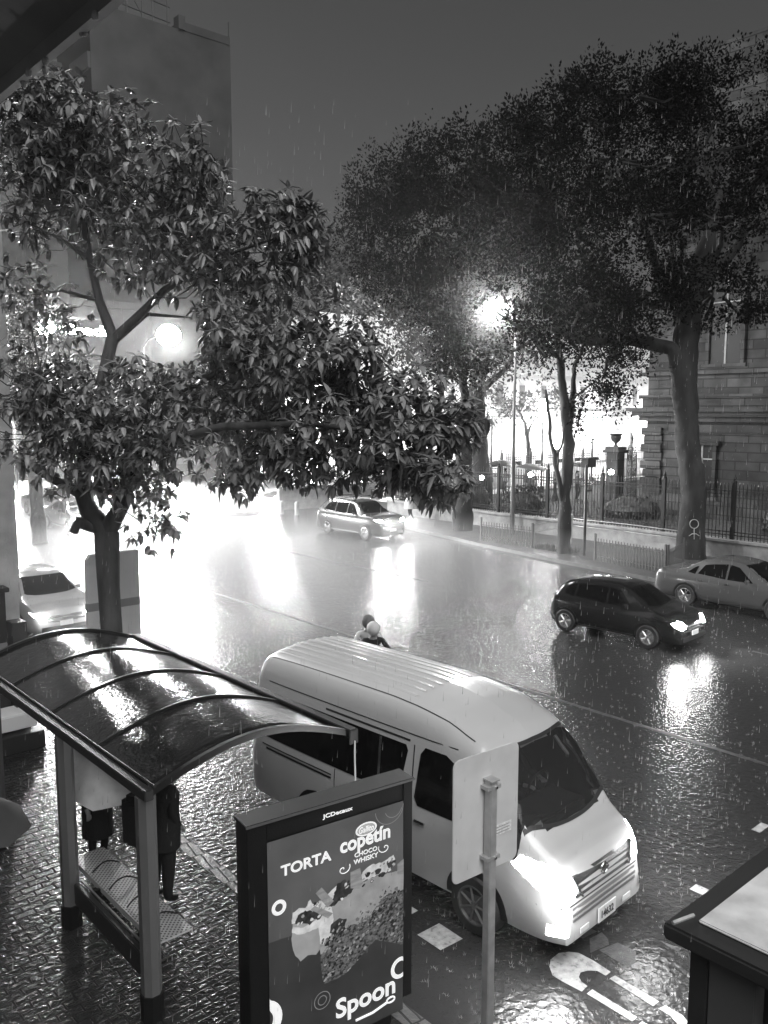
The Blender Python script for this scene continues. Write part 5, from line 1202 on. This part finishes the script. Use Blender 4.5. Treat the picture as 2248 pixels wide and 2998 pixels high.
clump_tree('small_park_tree', 'small pale tree in front of the arcade left of the blazing lamp', (47.2, 38.2, .6),
    [([(47.2, 38.2, .6), at(1548, 1330, 60), at(1540, 1240, 60), at(1510, 1190, 60)], [.22, .18, .12, .06]), ([at(1545, 1270, 60), at(1580, 1190, 60)], [.1, .04])],
    [lob(*a) for a in ((1500,1190,60,90,30,2,30),(1590,1170,60,60,40,1.5,16))], 28, .26, M['leaf3'], None, M['barkpale'], 30, .6)
clump_tree('street_tree', 'leafy tree standing behind the low wall left of the roof rack car', (31.5, 47.5, 0),
    [([(31.5, 47.5, 0), at(870, 1420, 55), at(900, 1330, 55)], [.2, .16, .08])],
    [lob(*a) for a in ((960,1360,55,50,40,1.2,14),(830,1330,55,70,50,1.5,20))], 29, .25, M['leaf3'], None, M['bark'], 34, .6)
# shrubs in the park
def shrub(label, x, y, z, r_, h, seed, kind='round'):
    rnd = random.Random(seed); q = MB()
    for i in range(900):
        w = Vector((rnd.gauss(0, 1), rnd.gauss(0, 1), abs(rnd.gauss(0, 1)))).normalized()*rnd.uniform(.75, 1.02); p = Vector((w.x*r_, w.y*r_, w.z*h))
        if kind == 'box': p = Vector((max(-r_, min(r_, w.x*r_*1.5)), max(-r_, min(r_, w.y*r_*1.5)), min(h, w.z*h*1.4)))
        d = Vector((rnd.gauss(0, 1), rnd.gauss(0, 1), rnd.gauss(0, 1))).normalized(); s = d.cross(Vector((0, .3, 1))).normalized()
        q.add([p, p+d*.09+s*.05, p+d*.17, p+d*.09-s*.05], [(0, 1, 2, 3)])
    q.sphere((0, 0, h*.35), (r_*.86, r_*.86, h*.55), 14, 8)
    return tag(obj('shrub', q, M['shrub'], None, loc=(x, y, z), fixn=False), label, 'shrub', 'clipped shrubs behind the park fence')
shrub('clipped round shrub below the leftmost globe light', 32.4, 29.6, .6, .95, 1.45, 1)
shrub('clipped boxy shrub hidden partly by the tall lamp pole', 32.3, 26.2, .6, .85, 1.35, 2, 'box')
shrub('low dark bush at the foot of the palace near the scroll gate', 35.8, 22.6, .6, 1.5, 1.1, 3)
shrub('spiky pale bush against the palace plinth right of the largest trunk', 35.6, 15.2, .6, 1.0, 1.3, 4)
gp = MB(); rnd = random.Random(8)
for i in range(1500):
    x = rnd.uniform(31.8, 40); y = rnd.uniform(20, 34); z = .6; a = rnd.random()*6.28; h = rnd.uniform(.1, .35)
    gp.add([(x, y, z), (x+.05*math.cos(a), y+.05*math.sin(a), z), (x+.12*math.cos(a+1), y+.12*math.sin(a+1), z+h)], [(0, 1, 2)])
for i in range(500):
    t = rnd.random(); x = 27.2+.9*rnd.random(); y = 19.8+2.0*t; a = rnd.random()*6.28
    gp.add([(x, y, .12), (x+.04*math.cos(a), y+.04*math.sin(a), .12), (x+.1*math.cos(a+1), y+.1*math.sin(a+1), .12+rnd.uniform(.06, .25))], [(0, 1, 2)])
o = obj('grass', gp, M['leaf3'], None, fixn=False); tag(o, 'tufts of grass and ground plants in the park beds and tree pit', 'grass'); o['kind'] = 'stuff'

# ================================================================== PEOPLE
HANDC = [(.0, .30), (.012, .36), (.0, .34), (-.010, .28)]
def skin_body(name, J, bones, mats, parent):
    """J: joint -> (pos, radius); bones: (a, b, material index)"""
    names = list(J); idx = {n: i for i, n in enumerate(names)}
    me = bpy.data.meshes.new(name); me.from_pydata([J[n][0] for n in names], [(idx[a], idx[b]) for a, b, _ in bones], [])
    o = bpy.data.objects.new(name, me); COL.objects.link(o)
    md = o.modifiers.new('s', 'SKIN'); md.use_smooth_shade = True
    sv = me.skin_vertices[0].data
    for n in names:
        r_ = J[n][1]; sv[idx[n]].radius = r_ if isinstance(r_, tuple) else (r_, r_); sv[idx[n]].use_root = (n == 'pelvis')
    sb = o.modifiers.new('u', 'SUBSURF'); sb.levels = 1; sb.render_levels = 1
    bpy.context.view_layer.update()
    m2 = bpy.data.meshes.new_from_object(o.evaluated_get(bpy.context.evaluated_depsgraph_get()))
    bpy.data.objects.remove(o)
    m2.name = name; m2.materials.clear()
    for m in mats: m2.materials.append(m)
    segs = [(Vector(J[a][0]), Vector(J[b][0]), k) for a, b, k in bones]
    for p in m2.polygons:
        c = p.center; best = 9; bk = 0
        for a, b, k in segs:
            d = b-a; t = max(0, min(1, (c-a).dot(d)/max(d.length_squared, 1e-6))); q = (c-a-d*t).length
            if q < best: best, bk = q, k
        p.material_index = bk; p.use_smooth = True
    q = bpy.data.objects.new(name, m2); COL.objects.link(q); q.parent = parent; return q
def person(label, pos, rz, pose, top, bottom, H=1.7, hair=True, group=None, skinm=None, name='person', bulk=1.0):
    """pose: dict of joint overrides in body space (x right, y forward, z up), height 1.7 base"""
    t_ = thing(name, label, 'person', pos, rz, group); t_.scale = (H/1.7,)*3
    J = dict(pelvis=((0, 0, .93), (.15, .12)), waist=((0, .0, 1.08), (.135, .105)), chest=((0, .01, 1.28), (.165, .12)), neckb=((0, 0, 1.42), (.085, .075)), neck=((0, .005, 1.49), .052), head=((0, .02, 1.585), (.075, .09)), crown=((0, .01, 1.66), (.06, .072)),
      nose=((0, .105, 1.585), .012),
      lhip=((-.09, 0, .87), .095), rhip=((.09, 0, .87), .095), lknee=((-.10, .02, .48), .062), rknee=((.10, .02, .48), .062), lank=((-.10, -.02, .09), .042), rank=((.10, -.02, .09), .042), ltoe=((-.11, .14, .035), .034), rtoe=((.11, .14, .035), .034),
      lsh=((-.18, 0, 1.38), .062), rsh=((.18, 0, 1.38), .062), lel=((-.24, -.02, 1.10), .044), rel=((.24, -.02, 1.10), .044), lwr=((-.24, .08, .87), .029), rwr=((.24, .08, .87), .029))
    for k, v in pose.items():
        if k in J: J[k] = (v, J[k][1])
    if bulk != 1:
        for k in ('pelvis','waist','chest','neckb','lhip','rhip','lknee','rknee','lank','rank','lsh','rsh','lel','rel'):
            p_, r_ = J[k]; J[k] = (p_, tuple(a*bulk for a in r_) if isinstance(r_, tuple) else r_*bulk)
    B_ = [('pelvis','waist',1),('waist','chest',1),('chest','neckb',1),('neckb','neck',0),('neck','head',0),('head','crown',0),('head','nose',0),
      ('pelvis','lhip',2),('pelvis','rhip',2),('lhip','lknee',2),('rhip','rknee',2),('lknee','lank',2),('rknee','rank',2),('lank','ltoe',3),('rank','rtoe',3),
      ('chest','lsh',1),('chest','rsh',1),('lsh','lel',1),('rsh','rel',1),('lel','lwr',1),('rel','rwr',1)]
    for s in ('l', 'r'):
        w = Vector(J[s+'wr'][0]); e = Vector(J[s+'el'][0]); d = (w-e).normalized(); sd = d.cross(Vector((0, 0, 1)))
        sd = sd.normalized() if sd.length > .1 else Vector((1, 0, 0)); n = sd.cross(d)
        pm = w+d*.055; J[s+'palm'] = (tuple(pm), (.030, .018)); B_.append((s+'wr', s+'palm', 0))
        for i in range(4):
            o_ = sd*((i-1.5)*.020); b = pm+d*.035+o_; m_ = b+d*.030-n*.008; e_ = m_+d*(.022+.006*(i in (1, 2)))-n*.018
            for k, p_ in (('a', b), ('b', m_), ('c', e_)): J[f'{s}f{i}{k}'] = (tuple(p_), .0088 if k != 'c' else .0075)
            B_ += [(s+'palm', f'{s}f{i}a', 0), (f'{s}f{i}a', f'{s}f{i}b', 0), (f'{s}f{i}b', f'{s}f{i}c', 0)]
        tb = pm-d*.02+sd*.034*(1 if s == 'l' else -1)-n*.01; te = tb+d*.03+sd*.014*(1 if s == 'l' else -1)-n*.01
        J[s+'ta'] = (tuple(tb), .011); J[s+'tb'] = (tuple(te), .009); B_ += [(s+'palm', s+'ta', 0), (s+'ta', s+'tb', 0)]
    skin_body('body', J, B_, [skinm or M['skin'], top, bottom, M['black']], t_)
    hc = Vector(J['head'][0])
    if hair:
        q = MB(); q.sphere((hc.x, hc.y-.022, hc.z+.042), (.088, .100, .098), 14, 9); obj('hair', q, M['hair'], t_, smooth=True)
    q = MB()
    for s in (-1, 1): q.sphere((hc.x+s*.032, hc.y+.083, hc.z+.012), (.012, .008, .007), 8, 5)
    q.box((hc.x, hc.y+.090, hc.z-.052), (.042, .006, .008)); obj('eyes_and_mouth', q, M['hair'], t_)
    q = MB()
    for s in (-1, 1): q.sphere((hc.x+s*.083, hc.y-.0, hc.z), (.012, .022, .032), 8, 6)
    obj('ears', q, skinm or M['skin'], t_, smooth=True)
    return t_
def umbrella(label, pos, rot, r_, m, shaft=.75, group=None):
    t_ = thing('umbrella', label, 'umbrella', pos, 0, group); t_.rotation_euler = rot
    q = MB(); rows = []; NG = 8
    for i in range(9):
        a = i/8; row = []
        for k in range(NG*4+1):
            t = 2*PI*k/(NG*4); sc = 1-.07*a*a*abs(math.sin(NG/2*t)); th = a*R(58); row.append((r_*math.sin(th)/math.sin(R(58))*sc*math.cos(t), r_*math.sin(th)/math.sin(R(58))*sc*math.sin(t), r_*.62*(math.cos(th)-1)))
        rows.append(row)
    q.grid(rows); obj('canopy', q, m, t_, smooth=True, fixn=False)
    q = MB(); q.path([(0, 0, .07), (0, 0, -shaft)], .007, 6); q.path([(0, 0, -shaft), (0, 0, -shaft-.09)], .014, 8); obj('shaft', q, M['plastic'], t_)
    q = MB()
    for k in range(NG):
        t = 2*PI*k/NG; q.path([(r_*math.sin(a*R(58))/math.sin(R(58))*math.cos(t)*.995, r_*math.sin(a*R(58))/math.sin(R(58))*math.sin(t)*.995, r_*.62*(math.cos(a*R(58))-1)-.006) for a in (0, .35, .7, 1.0)], .003, 4)
    obj('ribs', q, M['galv'], t_); return t_
# under the shelter roof: dark clothes, rucksack, phone held out to the road side
P1 = person('person in black with a rucksack under the shelter roof holding out a phone', (4.25, 8.70, .004), R(-70),
    dict(lel=(-.25, .10, 1.13), lwr=(-.20, .33, 1.20), rel=(.24, -.06, 1.12), rwr=(.20, .10, .93), ltoe=(-.13, .15, .035), lank=(-.12, .0, .09)), M['cloth'], M['cloth'], 1.74, bulk=1.3)
q = MB(); q.lathe([(.225, .70), (.235, .9), (.22, 1.1), (.235, 1.3), (.16, 1.42), (.07, 1.47)], (0, 0, 0), 16); jk = obj('jacket', q, M['cloth'], P1, smooth=True); jk.scale = (1.1, .85, 1)
q = MB(); q.box((0, -.31, 1.12), (.38, .26, .58)); obj('rucksack', q, M['cloth'], P1, bevel=.07, smooth=True)
ph = thing('phone', 'phone held out in the hand of the person under the shelter', 'phone', (0, 0, 0))
q = MB(); q.box((0, 0, 0), (.075, .012, .15)); obj('case', q, M['galv'], ph, bevel=.006)
Mx = Matrix.Translation((4.25, 8.70, .004)) @ Matrix.Rotation(R(-70), 4, 'Z') @ Matrix.Scale(1.74/1.7, 4)
ph.location = Mx @ Vector((-.185, .44, 1.27)); ph.rotation_euler = (R(-30), 0, R(-70))
# behind: person with pale umbrella
P2 = person('person in a long dark coat with a pale umbrella behind the shelter bench', (4.05, 10.0, .004), R(200),
    dict(lel=(-.22, .12, 1.20), lwr=(-.10, .25, 1.28)), M['cloth'], M['cloth'], 1.66)
q = MB(); q.lathe([(.20, .42), (.19, .8), (.15, 1.05), (.165, 1.25), (.09, 1.44)], (0, 0, 0), 14); obj('coat', q, M['cloth'], P2, smooth=True)
umbrella('pale umbrella tilted low, half hidden under the edge of the shelter roof', (3.88, 9.25, 1.66), (R(34), R(-16), 0), .55, M['umbw'])
# left edge
P3 = person('person in grey walking away at the left edge of the pavement', (2.86, 10.9, .004), R(20), dict(lknee=(-.1, .14, .5), rank=(.1, -.18, .12), rtoe=(.1, -.05, .04)), M['clothg'], M['cloth'], 1.7)
P4 = person('person below the dark umbrella cut off by the left edge', (1.93, 8.15, .004), R(-150), dict(rel=(.22, .12, 1.22), rwr=(.08, .24, 1.30), lknee=(-.1, .16, .5)), M['cloth'], M['cloth'], 1.68)
umbrella('dark umbrella poking in at the left edge of the pavement', (2.22, 8.42, 1.93), (R(12), R(6), R(20)), .54, M['umbm'])
# far pavement pedestrians
for lab, x, y, rz, top, um, ulab, h in (
  ('person in dark clothes under an umbrella just right of the roof rack car', 31.3, 33.9, R(150), M['clothg'], M['umb'], 'dark umbrella just right of the roof rack car', 1.68),
  ('person under a flat pale grey umbrella behind the roof rack car', 31.8, 38.2, R(190), M['clothg'], M['umbm'], 'flat grey umbrella just behind the roof rack car', 1.7)):
    p_ = person(lab, (x, y, .12), rz, dict(rel=(.22, .14, 1.2), rwr=(.08, .22, 1.3), lknee=(-.1, .12, .5)), top, M['cloth'], h)
    umbrella(ulab, (x, y, 2.22), (R(6), R(5), rz), .70, um)
P7 = person('person in a pale hooded poncho walking left of the far tree', (29.6, 31.4, .12), R(100), dict(lknee=(-.1, .14, .5)), M['clothw'], M['cloth'], 1.66, hair=False)
q = MB(); q.lathe([(.38, .62), (.34, .9), (.26, 1.2), (.20, 1.38), (.13, 1.48), (.135, 1.60), (.11, 1.70), (.03, 1.76)], (0, -.02, 0), 16); obj('poncho', q, M['clothw'], P7, smooth=True)
for i, (lab, ulab, u, v, d, um) in enumerate((
  ('person crossing the park path under the widest umbrella', 'wide dark umbrella in the park left of the tall pole', 1478, 1400, 50, M['umb']),
  ('person in the park under a grey umbrella by the middle globe light', 'grey umbrella in the park behind the middle globe light', 1560, 1395, 47, M['umbm']),
  ('person in the park under a dark umbrella right of the twin trunk', 'dark umbrella in the park right of the twin trunk', 1690, 1395, 48, M['umb']))):
    c_ = at(u, v, d); gx, gy = c_.x, c_.y
    person(lab, (gx, gy, .62), R(100+50*i), dict(rel=(.22, .14, 1.2), rwr=(.08, .22, 1.3), lknee=(-.1, .12, .5)), M['clothg'], M['cloth'], 1.68, group='pedestrians in the park')
    umbrella(ulab, (gx, gy, 2.75), (R(5), R(4), 0), (.95, .9, .62)[i], um, group='umbrellas in the park')
# passengers in the minibus (world space, facing the windscreen)
def seated(label, x, y, z, pose, top):
    return person(label, (x, y, z), PI, dict(pelvis=(0, 0, .93), lhip=(-.09, .05, .90), rhip=(.09, .05, .90), lknee=(-.12, .46, .92), rknee=(.12, .46, .92), lank=(-.12, .50, .52), rank=(.12, .50, .52), ltoe=(-.12, .64, .46), rtoe=(.12, .64, .46), **pose), top, M['cloth'], 1.7)
seated('front passenger of the minibus raising a hand behind the windscreen', 6.95, 6.55, .10, dict(rel=(.26, .2, 1.2), rwr=(.14, .42, 1.33), lel=(-.26, .16, 1.12), lwr=(-.10, .40, 1.10)), M['clothg'])
seated('driver of the minibus faintly visible on the far side', 7.95, 6.68, .10, dict(rel=(.24, .2, 1.1), rwr=(.16, .42, 1.10), lel=(-.24, .2, 1.1), lwr=(-.14, .42, 1.12)), M['cloth'])
# motorcyclist beyond the minibus
mc = thing('motorcycle', 'motorcycle mostly hidden beyond the rear roof of the minibus', 'motorcycle', (10.75, 12.5, 0), R(150))
q = MB()
for y in (-.65, .65): q.lathe([(.20, -.05), (.29, -.055), (.31, 0), (.29, .055), (.20, .05)], (0, y, .31), 20, 'X')
obj('wheel', q, M['tyre'], mc, smooth=True)
q = MB(); q.path([(0, -.65, .31), (0, -.3, .45), (0, .1, .5), (0, .42, .85), (0, .65, .31)], .035, 6); q.box((0, -.1, .45), (.28, .45, .30)); obj('frame', q, M['plastic'], mc, bevel=.03)
q = MB(); q.sphere((0, .14, .78), (.15, .28, .14), 12, 8); obj('tank', q, M['dark'], mc, smooth=True)
q = MB(); q.box((0, -.38, .78), (.26, .62, .09)); obj('seat', q, M['black'], mc, bevel=.03)
q = MB(); q.path([(-.36, .28, 1.02), (-.1, .42, .96), (.1, .42, .96), (.36, .28, 1.02)], .016, 6); obj('handlebar', q, M['chrome'], mc)
def rider(label, ly, top, helmet, lean):
    c = Matrix.Translation((10.75, 12.5, 0)) @ Matrix.Rotation(R(150), 4, 'Z'); p = c @ Vector((0, ly, -.16))
    t_ = person(label, p, R(150), dict(waist=(0, .04+lean*.3, 1.07), chest=(0, .07+lean, 1.26), neckb=(0, .08+lean*1.3, 1.40), neck=(0, .1+lean*1.4, 1.46), head=(0, .13+lean*1.4, 1.56), crown=(0, .12+lean*1.4, 1.63), nose=(0, .21+lean*1.4, 1.56), lsh=(-.18, .06+lean, 1.36), rsh=(.18, .06+lean, 1.36),
      lel=(-.30, .22+lean, 1.18), rel=(.30, .22+lean, 1.18), lwr=(-.34, .42+lean, 1.12), rwr=(.34, .42+lean, 1.12), lknee=(-.22, .38, .78), rknee=(.22, .38, .78), lank=(-.22, .20, .40), rank=(.22, .20, .40), ltoe=(-.22, .34, .36), rtoe=(.22, .34, .36)), top, M['cloth'], 1.7, hair=False)
    q = MB(); q.sphere((0, .13+lean*1.4, 1.60), (.135, .15, .145), 16, 10); obj('helmet', q, helmet, t_, smooth=True); return t_
rider('motorcycle rider in a dark jacket and white helmet beyond the minibus roof', -.12, M['cloth'], M['clothw'], .08)
rider('pillion passenger in a pale rain cape beyond the minibus roof', -.60, M['clothw'], M['clothg'], .02)

# ================================================================== RAIN
rnd = random.Random(99)
sp = MB()
for i in range(5200):
    for _ in range(20):
        d = 5.5+rnd.random()**1.3*34; u = rnd.uniform(-60, 2300); c_ = at(u, 1499, 1); k = d
        x = c_.x*k; y = c_.y*k
        x = (_f.x+_r.x*((u-1124)/FPX))*d; y = (_f.y+_r.y*((u-1124)/FPX))*d
        if 5.4 < x < farkerb(y)-.3: break
    r_ = rnd.uniform(.012, .034); h = rnd.uniform(.012, .045); n = 5; a0 = rnd.random()*6
    vs = []; fs = []
    for j in range(n):
        a = a0+j*2*PI/n; vs += [(x+r_*.4*math.cos(a), y+r_*.4*math.sin(a), .002), (x+r_*.4*math.cos(a+.5), y+r_*.4*math.sin(a+.5), .002), (x+r_*1.1*math.cos(a+.25), y+r_*1.1*math.sin(a+.25), h)]
        fs.append((3*j, 3*j+1, 3*j+2))
    sp.add(vs, fs)
o = obj('rain_splashes', sp, M['drop'], None, fixn=False); tag(o, 'tiny crowns of rain splashing up all over the wet road', 'rain'); o['kind'] = 'stuff'
ra = MB()
for i in range(9500):
    d = rnd.uniform(4.5, 34); p = at(rnd.uniform(-50, 2300), rnd.uniform(300, 2998), d)
    if p.z < .1 or p.z > 9: continue
    if p.x < 5.4 and 6.5 < p.y < 11.6 and p.z < 2.6: continue
    w = .0012+.00008*d; L_ = rnd.uniform(.03, .08)
    ra.add([(p.x-w, p.y, p.z), (p.x, p.y-w, p.z), (p.x+w, p.y+w, p.z), (p.x+.004, p.y, p.z+L_), (p.x, p.y, p.z-w*2)], [(0, 1, 3), (1, 2, 3), (2, 0, 3), (1, 0, 4), (2, 1, 4), (0, 2, 4)])
o = obj('falling_rain', ra, M['drop'], None, fixn=False); tag(o, 'fine falling raindrops glinting in the lamp light', 'rain'); o['kind'] = 'stuff'

# ================================================================== AIR, SKY, EXPOSURE
hz = MB(); hz.box2((-60, -60, -1.3), (170, 190, 62)); 
hm = bpy.data.materials.new('haze'); hm.use_nodes = True; nt = hm.node_tree; nt.nodes.clear()
out = nt.nodes.new('ShaderNodeOutputMaterial'); pv = nt.nodes.new('ShaderNodeVolumePrincipled')
pv.inputs['Color'].default_value = g(.9); pv.inputs['Density'].default_value = HAZE; pv.inputs['Anisotropy'].default_value = .85
nt.links.new(pv.outputs['Volume'], out.inputs['Volume'])
o = obj('haze', hz, hm, None); o['kind'] = 'stuff'; tag(o, 'rain mist filling the air of the whole street', 'haze')

def lamp_halo(label, c, R_, k):  # ball of denser mist added only to give a lamp its glow
    m = bpy.data.materials.new('lamp_halo'); m.use_nodes = True; nt = m.node_tree; nt.nodes.clear(); L = nt.links
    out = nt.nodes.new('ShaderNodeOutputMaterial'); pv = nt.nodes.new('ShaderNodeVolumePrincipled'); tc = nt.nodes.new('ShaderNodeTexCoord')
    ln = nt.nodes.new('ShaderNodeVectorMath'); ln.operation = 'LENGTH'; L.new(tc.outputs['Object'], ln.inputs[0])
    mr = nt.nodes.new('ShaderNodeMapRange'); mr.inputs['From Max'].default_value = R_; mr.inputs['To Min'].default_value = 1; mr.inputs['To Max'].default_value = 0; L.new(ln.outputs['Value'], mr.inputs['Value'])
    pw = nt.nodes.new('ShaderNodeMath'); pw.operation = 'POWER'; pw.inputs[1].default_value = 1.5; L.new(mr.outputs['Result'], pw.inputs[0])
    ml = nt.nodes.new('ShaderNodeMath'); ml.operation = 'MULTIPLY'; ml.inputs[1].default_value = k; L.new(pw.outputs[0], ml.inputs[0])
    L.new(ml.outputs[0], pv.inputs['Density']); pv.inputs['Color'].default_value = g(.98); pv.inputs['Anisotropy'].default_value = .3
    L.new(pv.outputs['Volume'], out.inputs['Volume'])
    q = MB(); q.sphere((0, 0, 0), R_, 20, 14); o = obj('lamp_halo', q, m, None, loc=c); tag(o, label, 'mist'); o['kind'] = 'stuff'
lamp_halo('added mist ball making a halo round the street lamp behind the near tree', (22.4, 42.9, 9.7), 3.4, LM*.28)
lamp_halo('added mist ball making a halo round the street lamp in the park trees', (28.3, 24.75, 10.25), 2.2, LM*1.6)
lamp_halo('added mist ball making a halo round the blazing park lamp', (42.2, 33.0, 5.6), 2.6, LM)

sm = bpy.data.materials.new('road_spray'); sm.use_nodes = True; nt = sm.node_tree; nt.nodes.clear()
out = nt.nodes.new('ShaderNodeOutputMaterial'); pv = nt.nodes.new('ShaderNodeVolumePrincipled')
pv.inputs['Color'].default_value = g(.95); pv.inputs['Density'].default_value = .022; pv.inputs['Anisotropy'].default_value = .5
nt.links.new(pv.outputs['Volume'], out.inputs['Volume'])
sb_ = MB(); sb_.box2((7.2, 15.0, .02), (28.5, 62, 1.1)); o = obj('road_spray', sb_, sm, None); tag(o, 'low mist of rain spray hanging over the far half of the road', 'mist'); o['kind'] = 'stuff'

w = bpy.data.worlds.new('World'); SC.world = w; w.use_nodes = True; nt = w.node_tree; bg = nt.nodes['Background']
sky = nt.nodes.new('ShaderNodeTexSky'); sky.sky_type = 'NISHITA'; sky.sun_disc = False; sky.sun_elevation = R(50); sky.sun_rotation = R(200); sky.air_density = 1; sky.dust_density = 3
bw = nt.nodes.new('ShaderNodeRGBToBW'); nt.links.new(sky.outputs['Color'], bw.inputs['Color']); nt.links.new(bw.outputs['Val'], bg.inputs['Color'])
bg.inputs['Strength'].default_value = SKYS
sl = bpy.data.lights.new('sun', 'SUN'); sl.energy = SUNS; sl.angle = R(50); so = bpy.data.objects.new('sun', sl); COL.objects.link(so)
az = R(200); el = R(50); dv = Vector((math.sin(az)*math.cos(el), math.cos(az)*math.cos(el), math.sin(el)))
so.rotation_euler = dv.to_track_quat('Z', 'Y').to_euler(); so.location = (0, 0, 60)
SC.view_settings.view_transform = 'Standard'; SC.view_settings.look = 'None'; SC.view_settings.exposure = EXPO; SC.view_settings.gamma = 1
SC.render.engine = 'CYCLES'
SC.cycles.volume_bounces = 0; SC.cycles.max_bounces = 6; SC.cycles.diffuse_bounces = 2; SC.cycles.glossy_bounces = 3; SC.cycles.transmission_bounces = 4; SC.cycles.transparent_max_bounces = 8
SC.cycles.sample_clamp_indirect = 6; SC.cycles.use_denoising = True; SC.cycles.use_light_tree = True
